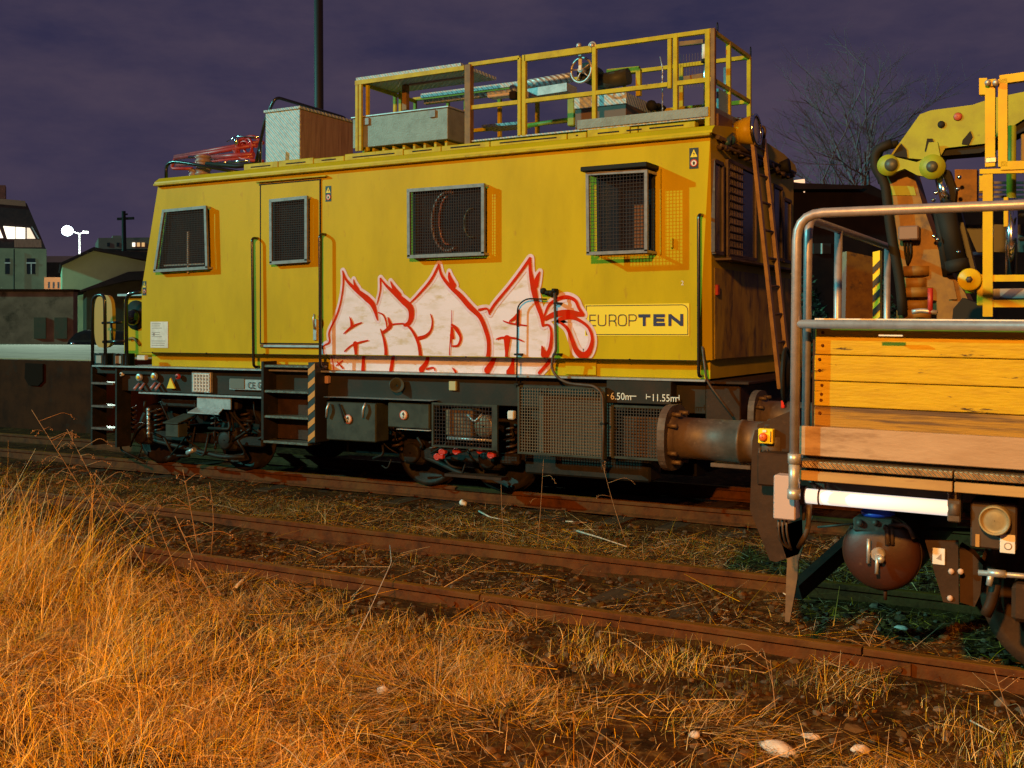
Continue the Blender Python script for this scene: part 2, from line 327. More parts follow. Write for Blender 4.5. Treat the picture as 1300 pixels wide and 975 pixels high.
# rails: flat-bottomed profile, head top at z = 0
def rail(x0, x1, y, label, cat='rail', group='rusty rails'):
    pr = [(-.062, -.150), (.062, -.150), (.062, -.140), (.012, -.125), (.009, -.045), (.033, -.034), (.034, -.008), (.027, 0), (-.027, 0), (-.034, -.008), (-.033, -.034), (-.009, -.045), (-.012, -.125), (-.062, -.140)]
    m = MB(); m.prism([(x0, y + a, b) for a, b in pr], (x1 - x0, 0, 0)); o = m.build('rail', RUST); tag(o, label, cat, group)
    t = MB(); t.box((x0, y - .026, .0005), (x1, y + .026, .0035)); t.build('rail_head', RAILTOP, o)
    x = math.ceil(max(x0, -14) / .65) * .65; first = None
    while x < min(x1 - .05, 1.3) and y < 11:
        for s_ in (-1, 1):
            if first is None:
                c = MB(); c.box((x - .03, y + s_ * .062 - .018, -.142), (x + .03, y + s_ * .062 + .03 * s_, -.118), .004); first = c.build('rail_clip', RUST, o); fx, fs = x, s_
            else:
                k = first.copy(); COL.objects.link(k); k.parent = o; k.location = (x - fx, (s_ - fs) * .07, 0)
        x += .65
    return o
j1 = PY(612, 760, 6.26).x; j2 = PY(1096, 820, 6.26).x
def fish(x, y):
    m = MB()
    m.box((x - .26, y - .035, -.115), (x + .26, y - .013, -.045), .004)
    for k in (-.2, -.08, .08, .2): m.cyl((x + k, y - .055, -.08), (x + k, y - .03, -.08), .016, 6)
    o = m.build('fishplate', RUST); return o
rail(-40, j1 - .006, 6.26, 'near rail of the front track, long left length running into the tall dry grass')
rail(j1 + .006, j2 - .006, 6.26, 'near rail of the front track, middle length between the two bolted joints')
rail(j2 + .006, 30, 6.26, 'near rail of the front track, right-hand length below the wagon')
tag(fish(j1, 6.26), 'rusty bolted joint plate on the near rail at the centre of the picture', 'joint plate', 'rail joint plates')
tag(fish(j2, 6.26), 'rusty bolted joint plate on the near rail in front of the wagon tank', 'joint plate', 'rail joint plates')
rail(-40, 30, 7.76, 'far rail of the front empty track, rusty with brown head')
rail(-40, 30, 10.40, 'near rail of the back track under the yellow rail vehicle')
rail(-40, 30, 11.90, 'far rail of the back track hidden behind the wheels')
for (yc, nm, xa, xb) in ((7.0, 'front', -16, 1.3), (11.15, 'back', -15, -2)):
    k = 0; x = math.ceil(xa / .65) * .65; proto = None
    while x < xb:
        if proto is None:
            m = MB(); m.box((x - .12, yc - 1.22, -.32), (x + .12, yc + 1.22, -.168), .01); o = m.build('sleeper', SLEEP); proto = o; px_ = x; pz = o.location.copy()
        else:
            o = proto.copy(); COL.objects.link(o); o.location.x = x + rnd.uniform(-.02, .02)
        o.rotation_euler.z = rnd.uniform(-.03, .03); o.location.z = pz.z + rnd.uniform(-.012, .014)
        tag(o, 'half buried wooden sleeper under the %s track' % ('front empty' if nm == 'front' else 'back occupied'), 'sleeper', 'sleepers of the %s track' % nm)
        x += .65

# ---------------------------------------------------------------- vegetation and litter (numpy-built)
rg = np.random.default_rng(3)
def strip_mesh(name, m, P, L, az, elev, curve, wid, segs=3, label=None, cat=None, flat=False):
    n = len(P); t = np.linspace(0, 1, segs + 1)[None, :, None]
    d = np.stack([np.cos(az), np.sin(az), np.zeros(n)], 1)[:, None, :]; z = np.array([0, 0, 1.0])[None, None, :]
    e = elev[:, None, None] - curve[:, None, None] * t
    st = (d * np.cos(e) + z * np.sin(e)) * (L[:, None, None] / segs)
    pts = P[:, None, :] + np.concatenate([np.zeros((n, 1, 3)), np.cumsum(st[:, :-1], 1)], 1)
    pa = az + math.pi / 2 + rg.uniform(-.9, .9, n)
    sd = np.stack([np.cos(pa), np.sin(pa), rg.uniform(-.5, .5, n)], 1)[:, None, :]
    ww = wid[:, None, None] * (1 - 0.75 * t)
    a = pts - sd * ww; b = pts + sd * ww
    V = np.stack([a, b], 2).reshape(-1, 3); k = 2 * (segs + 1); base = (np.arange(n) * k)[:, None, None]
    q = np.array([[2 * i, 2 * i + 1, 2 * i + 3, 2 * i + 2] for i in range(segs)])[None]
    F = (base + q).reshape(-1, 4)
    me = bpy.data.meshes.new(name); me.vertices.add(len(V)); me.vertices.foreach_set('co', V.ravel())
    me.loops.add(F.size); me.loops.foreach_set('vertex_index', F.ravel()); me.polygons.add(len(F))
    me.polygons.foreach_set('loop_start', np.arange(0, F.size, 4)); me.polygons.foreach_set('loop_total', np.full(len(F), 4)); me.update(); me.validate()
    me.materials.append(m); o = bpy.data.objects.new(name, me); COL.objects.link(o)
    tag(o, label, cat, None, 'stuff'); return o
def hz(XY): return np.array([hgt(x, y) for x, y in XY])
def clump(X, Y, s, seed): return np.array([noise.noise((x * s, y * s, seed)) for x, y in zip(X, Y)])
def scatter(n, x0, x1, y0, y1):
    return rg.uniform(x0, x1, n), rg.uniform(y0, y1, n)
STRAW = mat('dry_straw', (0.80, 0.42, 0.012), 0.8, island=0.6, spec=0.05)
STRAW2 = mat('dead_stalk_litter', (0.46, 0.20, 0.010), 0.85, island=0.8, spec=0.05)
STRAW3 = mat('brown_dead_blades', (0.24, 0.085, 0.012), 0.85, island=0.7, spec=0.05)
GRN = mat('short_green_grass', (0.13, 0.10, 0.018), 0.8, island=0.5, spec=0.05)
def onrail(Y):
    return (np.abs(Y - 6.26) < .07) | (np.abs(Y - 7.76) < .07)
# tall dry grass, lower left
X, Y = scatter(120000, -11, 1.2, 2.7, 6.0)
edge = -2.1 - 1.15 * (Y - 3.5) + 0.9 * clump(X, Y, .8, 2.0)
Tm = np.clip((edge - X) / 2.2, 0, 1); Tm *= np.clip((6.0 - Y) / .8, 0.0, 1)
keep = (rg.uniform(0, 1, len(X)) < (0.04 + Tm)) & (Y < 5.95)
cl = clump(X, Y, 3.0, 9.0); keep &= (cl + .5 * clump(X, Y, 7., 3.) > -0.12 + rg.uniform(-.2, .2, len(X)))
X, Y, Tm, cl = X[keep], Y[keep], Tm[keep], cl[keep]; n = len(X)
P = np.stack([X, Y, hz(zip(X, Y)) - .01], 1)
wind = np.array([noise.noise((x * .9, y * .9, 5.5)) for x, y in zip(X, Y)]) * 4 + 0.6
hi_ = (.08 + .25 * Tm * (1 + cl * 1.2)) * (1 + .8 * np.clip((-5.6 - X) / 2.5, 0, 1)) * rg.uniform(.4, 1.25, n)
sel = rg.uniform(0, 1, n) < .72 + .3 * clump(X, Y, 2.1, 77.)
B_ = ~sel
strip_mesh('brown_dead_grass', STRAW3, P[B_], hi_[B_] * .9, wind[B_] + rg.normal(0, 1.8, B_.sum()), R(40) + rg.normal(0, .4, B_.sum()), rg.uniform(.2, 2.2, B_.sum()), rg.uniform(.0007, .0017, B_.sum()), 4, 'darker brown dead grass tangled through the tall yellow grass', 'grass')
P, hi_, wind = P[sel], hi_[sel], wind[sel]; n = len(P)
strip_mesh('tall_dry_grass', STRAW, P, hi_, wind + rg.normal(0, 1.5, n), R(46) + rg.normal(0, .45, n), rg.uniform(.3, 2.6, n), rg.uniform(.0007, .0018, n), 4, 'tall dry yellow grass massed at the lower left in front of the track', 'grass')
X, Y = scatter(2600, -11.5, -5.4, 4.3, 6.1); keep = X < -5.6 - (Y - 4.3) * .7 + rg.uniform(-.6, .3, len(X)); X, Y = X[keep], Y[keep]; n = len(X)
P = np.stack([X, Y, hz(zip(X, Y)) - .01], 1)
strip_mesh('tall_leaning_stalks', STRAW, P, rg.uniform(.3, 1.0, n) * (.55 + .45 * np.clip((-6 - X) / 2, 0, 1)), rg.normal(.6, 1.2, n), R(62) + rg.normal(0, .22, n), rg.uniform(-.1, .9, n), rg.uniform(.0015, .0028, n), 5, 'tall thin dead stalks at the far left hiding the ends of the rails', 'grass')
# matted straw over the foreground
X, Y = scatter(190000, -9, 1.3, 3.2, 6.2); dn = 0.50 + clump(X, Y, 1.6, 4.4) * .9 + (4.7 - Y) * .32 - .30 * np.clip((X + 3.2) / 1.6, 0, 1)
keep = rg.uniform(0, 1, len(X)) < dn; X, Y = X[keep], Y[keep]; n = len(X)
P = np.stack([X, Y, hz(zip(X, Y)) + rg.uniform(0, .03, n)], 1)
wind = np.array([noise.noise((x * 1.3, y * 1.3, 8.5)) for x, y in zip(X, Y)]) * 5 + 2.4
strip_mesh('matted_straw', STRAW2, P, rg.uniform(.04, .22, n), wind + rg.normal(0, .9, n), R(12) + rg.normal(0, .26, n), rg.uniform(-.1, .6, n), rg.uniform(.0005, .0019, n), 3, 'matted dead stalks lying over the soil in the foreground', 'straw litter')
X, Y = scatter(42000, -9, 1.3, 3.3, 6.1); dn = clump(X, Y, 2.2, 14.4) * 2 + .05 - .25 * np.clip((X + 3.2) / 1.6, 0, 1)
keep = rg.uniform(0, 1, len(X)) < dn; X, Y = X[keep], Y[keep]; n = len(X)
P = np.stack([X, Y, hz(zip(X, Y)) - .005], 1)
strip_mesh('short_straw_tufts', STRAW, P, rg.uniform(.05, .17, n), rg.uniform(0, 6.3, n), R(62) + rg.normal(0, .3, n), rg.uniform(.2, 1.4, n), rg.uniform(.0005, .0014, n), 3, 'short pale grass tufts standing in the foreground soil', 'grass')
# between and beyond the rails
X, Y = scatter(90000, -14, .6, 6.35, 10.2)
dn = np.where(Y < 7.7, .20, np.where(Y < 9.7, .55, .08)) + clump(X, Y, 1.4, 22.) * .6
keep = (rg.uniform(0, 1, len(X)) < dn) & ~onrail(Y); X, Y = X[keep], Y[keep]; n = len(X)
P = np.stack([X, Y, hz(zip(X, Y)) + rg.uniform(0, .015, n)], 1)
strip_mesh('trackside_litter', STRAW2, P, rg.uniform(.03, .2, n), rg.uniform(0, 6.3, n), R(8) + rg.normal(0, .2, n), rg.uniform(-.1, .5, n), rg.uniform(.0007, .0022, n), 2, 'dead stalks and litter lying between the tracks', 'straw litter')
X, Y = scatter(60000, -14, .8, 6.4, 9.9)
dn = np.where(Y < 7.7, -.28, np.where(Y < 9.6, .38, -.3)) + clump(X, Y, 1.1, 31.) * 1.1 - .35 * (X > -2.4)
keep = (rg.uniform(0, 1, len(X)) < dn) & ~onrail(Y); X, Y = X[keep], Y[keep]; n = len(X)
P = np.stack([X, Y, hz(zip(X, Y)) - .005], 1)
strip_mesh('low_green_grass', GRN, P, rg.uniform(.03, .10, n), rg.uniform(0, 6.3, n), R(60) + rg.normal(0, .4, n), rg.uniform(.3, 1.5, n), rg.uniform(.0015, .003, n), 2, 'low dull green grass growing between the two tracks', 'grass')
X, Y = scatter(9000, -7, 1.0, 3.6, 6.1); dn = clump(X, Y, 1.3, 44.) * 2.5 - .2
keep = rg.uniform(0, 1, len(X)) < dn; X, Y = X[keep], Y[keep]; n = len(X)
P = np.stack([X, Y, hz(zip(X, Y)) - .005], 1)
strip_mesh('foreground_green_grass', GRN, P, rg.uniform(.04, .12, n), rg.uniform(0, 6.3, n), R(65) + rg.normal(0, .3, n), rg.uniform(.2, 1.3, n), rg.uniform(.0012, .0025, n), 2, 'sparse green blades coming through the foreground straw', 'grass')
# long dead twigs
X, Y = scatter(1500, -8, 1.2, 3.3, 9.6); keep = ~onrail(Y); X, Y = X[keep], Y[keep]; n = len(X)
P = np.stack([X, Y, hz(zip(X, Y)) + .02], 1)
strip_mesh('dead_twigs', STRAW2, P, rg.uniform(.2, .75, n), rg.uniform(0, 6.3, n), R(6) + rg.normal(0, .14, n), rg.uniform(-.1, .4, n), rg.uniform(.0012, .0035, n), 5, 'long dead twigs scattered on the ground', 'twigs')
# gravel
def gravel(name, N, x0, x1, y0, y1, s0, s1, m, label, thr=-1):
    mb = MB(); base = []
    ph = (1 + 5 ** .5) / 2
    ic = [(-1, ph, 0), (1, ph, 0), (-1, -ph, 0), (1, -ph, 0), (0, -1, ph), (0, 1, ph), (0, -1, -ph), (0, 1, -ph), (ph, 0, -1), (ph, 0, 1), (-ph, 0, -1), (-ph, 0, 1)]
    fc = [(0, 11, 5), (0, 5, 1), (0, 1, 7), (0, 7, 10), (0, 10, 11), (1, 5, 9), (5, 11, 4), (11, 10, 2), (10, 7, 6), (7, 1, 8), (3, 9, 4), (3, 4, 2), (3, 2, 6), (3, 6, 8), (3, 8, 9), (4, 9, 5), (2, 4, 11), (6, 2, 10), (8, 6, 7), (9, 8, 1)]
    for i in range(N):
        x, y = rnd.uniform(x0, x1), rnd.uniform(y0, y1)
        if abs(y - 6.26) < .06 or abs(y - 7.76) < .06 or noise.noise((x * 1.5, y * 1.5, 3)) < thr: continue
        s_ = rnd.uniform(s0, s1) * (.6 + rnd.random() ** 3); sx, sy, sz = rnd.uniform(.6, 1.3), rnd.uniform(.6, 1.3), rnd.uniform(.4, .8); z = hgt(x, y)
        c, q = math.cos(i), math.sin(i)
        vs = []
        for (a, b, d) in ic:
            j = rnd.uniform(.75, 1.2) * .5; a, b, d = a * j * s_ * sx, b * j * s_ * sy, d * j * s_ * sz; vs.append((x + a * c - b * q, y + a * q + b * c, z + d + s_ * .15))
        mb.add(vs, fc)
    return tag(mb.build(name, m), label, 'gravel', None, 'stuff')
STONE = mat('ballast_stone', (0.085, 0.038, 0.014), 0.9, island=0.7, spec=.05)
gravel('track_ballast', 5200, -13, .8, 6.3, 7.7, .012, .030, STONE, 'small dark ballast stones between the rails of the front track')
gravel('scattered_stones', 4200, -8, 1.2, 3.5, 6.2, .010, .032, STONE, 'small stones scattered through the foreground soil')
gravel('cess_stones', 5200, -14, .8, 7.8, 10.3, .012, .030, STONE, 'small stones lying between the two tracks', -.1)

# individual stones, sticks and litter the photo shows
def ground_pt(u, v):
    r = ray(u, v); k = (GZ + .02 - CAM_H) / r.z; p = r * k; return Vector((p.x, p.y, hgt(p.x, p.y)))
PALE = mat('pale_stone', (0.62, 0.47, 0.42), 0.85, c2=(0.45, 0.33, 0.28), scale=14, bump=.3)
def lump(name, u, v, r, sq, m, label, cat, group=None, seed=1, rot=0.):
    p = ground_pt(u, v); mb = MB(); mb.sphere((0, 0, 0), r, 16, (1, 1, 1)); c, s_ = math.cos(rot), math.sin(rot)
    out_ = []
    for (x, y, z) in mb.v:
        k = 1 + .35 * noise.noise((x / r * 1.1 + seed, y / r * 1.1, z / r * 1.1)) + .12 * noise.noise((x / r * 3 + seed, y / r * 3, z / r * 3))
        x, y, z = x * k * sq[0], y * k * sq[1], z * k * sq[2]; out_.append((p.x + x * c - y * s_, p.y + x * s_ + y * c, p.z + z + r * sq[2] * .5))
    mb.v = out_; return tag(mb.build(name, m), label, cat, group)
lump('pale_stone', 988, 960, .07, (1.5, .6, .45), PALE, 'largest pale broken slab at the bottom edge of the picture', 'stone', 'pale stones in the foreground', 2, -.4)
lump('pale_stone', 1092, 962, .035, (1.1, .9, .6), PALE, 'small tan stone right of the pale broken slab', 'stone', 'pale stones in the foreground', 5)
lump('pale_stone', 882, 942, .026, (1, 1, .6), PALE, 'small pinkish stone left of the pale broken slab', 'stone', 'pale stones in the foreground', 8)
lump('pale_stone', 1030, 945, .03, (1.4, .8, .5), PALE, 'flat pink stone just above the pale broken slab', 'stone', 'pale stones in the foreground', 11)
lump('pale_stone', 486, 886, .028, (1.2, .9, .8), PALE, 'whitish stone lying in the matted straw at the centre left', 'stone', 'pale stones in the foreground', 14)
lump('pale_stone', 1145, 795, .03, (1.5, .7, .5), PALE, 'pale stone between the rails in front of the tank shadow', 'stone', 'pale stones in the foreground', 17)
lump('tissue', 588, 637, .05, (1, .8, .8), WHT, 'crumpled white tissue lying in the grass beside the back track', 'litter', None, 21)
def stick(pts, r, label, name='stick', m=None):
    mb = MB(); mb.tube([ground_pt(u, v) + Vector((0, 0, z)) for u, v, z in pts], r, 6, .05, r2=r * .6); return tag(mb.build(name, m or STK), label, 'stick', 'loose sticks on the ground')
STK = mat('pale_stick', (0.62, 0.50, 0.42), 0.8, c2=(.4, .3, .22), scale=20)
stick([(608, 648, .03), (622, 654, .02), (648, 658, .02)], .009, 'pale forked stick just right of the crumpled tissue')
stick([(732, 675, .03), (760, 682, .02), (796, 692, .02)], .009, 'long pale stick in front of the mesh grilles, rightmost of the pale sticks')
stick([(718, 661, .02), (745, 662, .02)], .007, 'short pinkish stick lying behind the long pale stick')
stick([(1232, 918, .02), (1262, 934, .02)], .005, 'thin white stick in the grass at the lower right')
stick([(443, 834, .01), (468, 800, .10), (497, 762, .24), (495, 746, .33)], .004, 'bent straw stalk arching up in front of the near rail')
stick([(1005, 760, .02), (960, 742, .02), (900, 740, .02)], .006, 'thin twig lying between the front rails left of the guard iron')
stick([(300, 750, .05), (340, 700, .0)], .012, 'short brown branch lying at the rail near the tall grass')
# standing weed stalks
STALK = mat('dry_weed_stalk', (0.40, 0.22, 0.11), 0.8, c2=(.25, .13, .07), scale=20)
def weed(u, v, u2, v2, label, seed, heads=3, r=.0035, droop=True):
    q = random.Random(seed); g = ground_pt(u, v); d = (g - Vector((0, 0, CAM_H))).dot(FW); tp = PD(u2, v2, d)
    o = thing('dry_weed', g, label, 'dry weed', 'dry weed stalks standing in the grass')
    mid = g.lerp(tp, .5) + Vector((q.uniform(-.02, .02), q.uniform(-.03, .03), 0))
    m = MB(); m.tube([g, mid, tp], r, 6, .2, r2=r * .5); m.build('stem', STALK, o)
    if heads:
        b = MB()
        for i in range(heads):
            t = q.uniform(.45, .98); p = g.lerp(mid, t * 2) if t < .5 else mid.lerp(tp, t * 2 - 1); a = q.uniform(0, 6.3); L = q.uniform(.08, .22)
            e = p + Vector((math.cos(a) * L, math.sin(a) * L, L * q.uniform(.1, .8))); f = e + Vector((math.cos(a) * L * .5, math.sin(a) * L * .5, -L * .35 if droop else L * .3))
            b.tube([p, e, f], r * .6, 5, .05, r2=r * .3)
            for k in range(5):
                c = f.lerp(e, q.random() * .7) + Vector((q.uniform(-.01, .01), q.uniform(-.01, .01), q.uniform(-.012, .012))); b.sphere(c, r * q.uniform(.8, 1.5), 6)
        b.build('seed_branches', STALK, o)
    return o
weed(252, 700, 232, 596, 'branched weed with drooping arms standing before the left bogie', 1, 9, .005)
weed(268, 702, 266, 612, 'straight bare stalk just right of the branched drooping weed', 2, 0, .004)
weed(85, 720, 5, 605, 'leaning stalk at the far left edge of the picture', 3, 1)
weed(70, 740, 52, 640, 'stalk with small seed heads rising through the left grass', 4, 5)
weed(200, 715, 183, 640, 'short weed with feathery top left of the branched weed', 5, 8)
weed(240, 790, 195, 652, 'leaning stalk in the grass below the branched weed', 6, 1)
weed(800, 700, 765, 590, 'thin reddish weed standing in front of the mesh grille bottom', 7, 3, .003)
weed(683, 690, 690, 583, 'upright thin weed in front of the larger mesh grille', 8, 2, .003)
weed(640, 690, 636, 615, 'short thin weed left of the larger mesh grille', 9, 2, .003)
weed(1115, 840, 1098, 806, 'dry tuft standing at the near rail joint under the wagon', 10, 4, .003)
weed(985, 905, 978, 838, 'pale stalks in the grass in front of the guard iron', 11, 3, .003)
weed(1290, 935, 1262, 850, 'leaning stalks at the right edge of the picture', 12, 3, .003)
weed(270, 860, 165, 690, 'long leaning stalk crossing the tall grass at lower left', 13, 2, .004)
weed(330, 850, 245, 720, 'long pale stalk leaning left in the tall grass right of centre', 14, 2, .004)
weed(300, 830, 222, 655, 'tallest leaning stalk among the tall grass clump', 15, 3, .004)
for i, (u, v, u2, v2) in enumerate([(150, 690, 40, 520), (175, 700, 85, 545), (215, 705, 120, 600)]):
    weed(u, v, u2, v2, ['feathery reed plume leaning far left over the ramp wall', 'second feathery reed plume just right of the leftmost plume', 'lowest of the three feathery reed plumes at the left'][i], 30 + i, 14, .004)

# ================================================================= BACKGROUND, LEFT
# loading platform behind the tracks
pz = 1.19
m = MB(); xr = XA(120, 13.6)
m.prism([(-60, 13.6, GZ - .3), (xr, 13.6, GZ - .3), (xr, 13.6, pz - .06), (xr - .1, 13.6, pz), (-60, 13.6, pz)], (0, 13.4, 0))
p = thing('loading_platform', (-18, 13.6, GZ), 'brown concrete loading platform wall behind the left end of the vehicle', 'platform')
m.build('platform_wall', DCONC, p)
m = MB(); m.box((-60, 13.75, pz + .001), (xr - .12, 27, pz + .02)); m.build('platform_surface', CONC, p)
m = MB(); m.box((xr + .05, 17.5, GZ - .2), (-6, 27, pz - .05)); 
b2 = tag(m.build('raised_yard', CONC), kind='structure')
m = MB(); m.prism([PY(u, v, 13.56) for u, v in [(32, 461), (54, 462), (54, 484), (48, 490), (36, 489), (31, 480)]], (0, .06, 0)); m.build('drain_opening', mat('drain_black', (.016, .006, .003), .95), p)
# low old wall with doors at d ~ 30
def pdist(u0, u1, v0, v1, d, dep=None): return PD(u0, v0, d), PD(u1, v1, d)
def facing_box(u0, u1, vtop, zb, d, depth):   # building whose front lies square to the view at distance d
    a = PD(u0, vtop, d); b = PD(u1, vtop, d); a2, b2_ = a.copy(), b.copy(); a2.z = b2_.z = zb
    mb = MB(); mb.frame_box(a2, b2_ - a2, FW * depth, Vector((0, 0, a.z - zb))); return mb
wl = thing('old_yard_wall', PD(40, 470, 50), 'long low stained wall with bricked-up doors behind the platform', 'wall')
facing_box(-200, 93, 370, GZ, 50, .5).build('wall', PLAST, wl)
for (u0, u1) in ((43, 58), (69, 85)):
    a = PD(u0, 403, 49.94); b = PD(u1, 403, 49.94); c = PD(u0, 430, 49.94); mb = MB(); mb.frame_box(c, b - a, FW * .1, (0, 0, a.z - c.z)); mb.build('bricked_up_door', mat('door_blind', (.14, .15, .10), .9, c2=(.2, .15, .10), scale=3), wl)
a = PD(-200, 370, 49.9); mb = MB(); mb.frame_box(a, PD(94, 370, 49.9) - a, FW * .7, (0, 0, .11)); mb.build('coping', DCONC, wl)

# gabled house at far left
hd = 105
def P3(u, v, d=hd): return PD(u, v, d)
h = thing('gabled_house', P3(20, 430), 'pale green house with lit attic windows and steep dark roof at far left', 'house')
def poly_ext(pts, d, depth, name, m_, parent, off=0):
    mb = MB(); mb.prism([PD(u, v, d + off) for u, v in pts], ray(62, 418).normalized() * depth); return mb.build(name, m_, parent)
poly_ext([(-60, 478), (59, 478), (59, 316), (-60, 314)], hd, 10, 'wall', WALLG, h)
poly_ext([(-60, 316), (59, 318), (53, 303), (34, 258), (-60, 250)], hd, 9, 'roof', ROOFM, h, .25)
poly_ext([(-60, 254), (33, 262), (32, 255), (-60, 247)], hd, 9, 'roof_ridge', mat('ridge', (.22, .10, .07), .8), h, .1)
poly_ext([(-5, 256), (7, 256), (7, 235), (-5, 235)], hd, 2, 'chimney', BRK, h, .6)
wn = poly_ext([(9, 303), (32, 303), (32, 289), (4, 287)], hd, .1, 'window', LIT, h, .1)
poly_ext([(19.4, 303), (20.2, 303), (20.2, 288), (19.4, 288)], hd, .1, 'glazing_bar', ROOFM, wn, .0)
wn = poly_ext([(34, 303), (45, 303), (38, 289.5), (34, 289)], hd, .1, 'window', mat('curtain_lit', (.6, .5, .4), .6, emit=(1, .75, .55), es=.9), h, .1)
poly_ext([(-8, 302), (4, 302), (-2, 287), (-8, 287)], hd, .1, 'window', LIT, h, .1)
poly_ext([(48, 303), (50, 303), (41, 288), (39.5, 288)], hd, .1, 'roof_verge', GALV, h, .05)
poly_ext([(18, 314), (53, 314), (52, 304), (18, 304)], hd, .1, 'balcony', mat('balcony_boards', (.26, .12, .09), .8, c2=(.15, .07, .05), scale=4, stretch=(6, 6, .5)), h, -.6)
for (u0, u1) in ((6.5, 12.5), (34, 45)):
    wn = poly_ext([(u0, 348), (u1, 348), (u1, 328), (u0, 328)], hd, .1, 'window', DWIN, h, -.05)
    poly_ext([(u0 - .7, 334.6), (u1 + .7, 334.6), (u1 + .7, 333), (u0 - .7, 333)], hd, .06, 'frame', FRAMEW, wn, -.1)
    if u1 - u0 > 8: poly_ext([(39, 348), (40.2, 348), (40.2, 334.8), (39, 334.8)], hd, .06, 'frame', FRAMEW, wn, -.1)
mb = MB(); mb.tube([PD(18, 316, hd - .2), PD(18, 430, hd - .2)], .06, 6); mb.build('drainpipe', DARK, h)
# shed with grey-green gable
sd_ = thing('gabled_shed', PD(120, 470, 60), 'grey-green gabled shed behind the left end of the yellow vehicle', 'shed')
poly_ext([(79, 478), (260, 478), (260, 338), (180, 331), (119, 317), (79, 335)], 60, 9, 'wall', WALLS, sd_)
poly_ext([(77, 337), (119, 317.5), (205, 334), (205, 330), (119, 313.5), (76, 334)], 60, 9.5, 'roof', ROOFM, sd_, -.5)
poly_ext([(120, 317), (250, 345), (250, 322), (140, 318)], 62, .4, 'back_roof', ROOFM, sd_)
ls = thing('lean_to_shed', PD(150, 470, 54), 'low shed with dark mono-pitch roof in front of the grey-green gable', 'shed')
poly_ext([(110, 478), (260, 478), (260, 352), (163, 352), (110, 368)], 54, 6, 'wall', mat('leanto_wall', (.06, .055, .035), .9, c2=(.04, .035, .025), scale=1), ls)
poly_ext([(95, 371), (163, 345), (260, 340), (260, 352), (163, 356), (99, 371)], 54, 7, 'roof', ROOFM, ls, -.5)
# small orange-lit building, dark slab, flats
sb = thing('lit_outbuilding', PD(70, 430, 75), 'small orange-lit building between the house and the grey-green shed', 'building')
poly_ext([(56, 478), (82, 478), (82, 352), (56, 352)], 75, 6, 'wall', mat('lit_wall', (.20, .07, .03), .9), sb)
for u in (61, 67, 73): poly_ext([(u, 366), (u + 2.5, 366), (u + 2.5, 358), (u, 358)], 75, .1, 'window', DWIN, sb, -.06)
db = thing('dark_block', PD(70, 400, 110), 'long dark distant building with a reddish roof strip left of the shed', 'building')
poly_ext([(50, 478), (130, 478), (130, 333), (50, 333)], 110, 8, 'wall', BARN, db)
poly_ext([(50, 333), (130, 333), (122, 325), (54, 325)], 110, 7, 'roof', mat('far_roof', (.16, .09, .10), .9), db)
fb = thing('apartment_block', PD(160, 400, 160), 'distant flat-roofed apartment block with small lit windows above the shed', 'building')
poly_ext([(125, 478), (330, 478), (330, 300), (125, 302)], 160, 12, 'wall', APT, fb)
poly_ext([(143, 303), (154, 303), (154, 299), (143, 299)], 160, 4, 'roof_hut', APT, fb, 1)
for u, c in ((168, LIT), (174, LITO), (180, LITO), (148, DWIN), (136, DWIN)):
    poly_ext([(u, 313), (u + 3.6, 313), (u + 3.6, 308), (u, 308)], 160, .3, 'window', c, fb, -.1)
poly_ext([(126, 318), (330, 318), (330, 316), (126, 316)], 160, .3, 'floor_band', ROOFM, fb, -.2)
# power pole
up = thing('power_pole', PD(158, 400, 125), 'dark wooden power pole with a cross arm above the shed roof', 'pole')
mb = MB(); mb.tube([PD(159, 430, 125), PD(157, 268, 125)], .36, 8, r2=.22); mb.build('pole', DARK, up)
mb = MB(); mb.bar(PD(149, 278, 125), PD(170, 277, 125), .28); mb.bar(PD(155, 272, 125), PD(162, 272, 125), .18); mb.build('cross_arm', DARK, up)
# street lamp
sl = thing('street_lamp', PD(101, 430, 68), 'street lamp with a glaring blue-white head beyond the platform', 'street lamp')
mb = MB(); mb.tube([PD(101.5, 470, 68), PD(101, 297, 68)], .08, 8, r2=.05); mb.build('pole', GUARD, sl)
mb = MB(); mb.tube([PD(101, 297, 68), PD(108, 294, 68)], .04, 6); mb.tube([PD(101, 297, 68), PD(93, 294, 68)], .04, 6); mb.box(*(PD(105, 296, 68), PD(110, 293, 68) + FW * .3)); mb.build('arm', GALV, sl)
mb = MB(); mb.sphere(PD(85.5, 293, 68), .33, 16, (1.1, 1, .95)); mb.build('lamp_head', LITB, sl)
lp = bpy.data.lights.new('street_lamp_light', 'POINT'); lp.energy = 26000; lp.color = (.78, 1, .82); lp.shadow_soft_size = .35
lo = bpy.data.objects.new('street_lamp_light', lp); COL.objects.link(lo); lo.location = PD(86, 303, 63)
# parked car, mostly hidden behind the platform edge
cr_ = thing('parked_car', PD(140, 470, 45), 'dark car parked beyond the platform, only its roof and glass showing', 'car')
def cp(u, v, o=0): return PD(u, v, 45 + o)
mb = MB(); mb.prism([cp(84, 455), cp(215, 455), cp(215, 440), cp(206, 434), cp(180, 430), cp(165, 421), cp(108, 419), cp(96, 423), cp(87, 432), cp(84, 440)], FW * 1.6); mb.build('body', mat('car_paint', (.02, .022, .03), .2, coat=1.0), cr_)
mb = MB(); mb.prism([cp(94, 431, -.01), cp(172, 431, -.01), cp(162, 423.5, -.01), cp(109, 422, -.01), cp(100, 425, -.01)], FW * .02); mb.build('window', GLASS, cr_)
for u in (105, 192):
    mb = MB(); mb.lathe(cp(u, 456, -.03), FW, [(0, .02), (0, .31), (.2, .31), (.2, .02)], 18); mb.build_each('wheel', RUB, cr_)
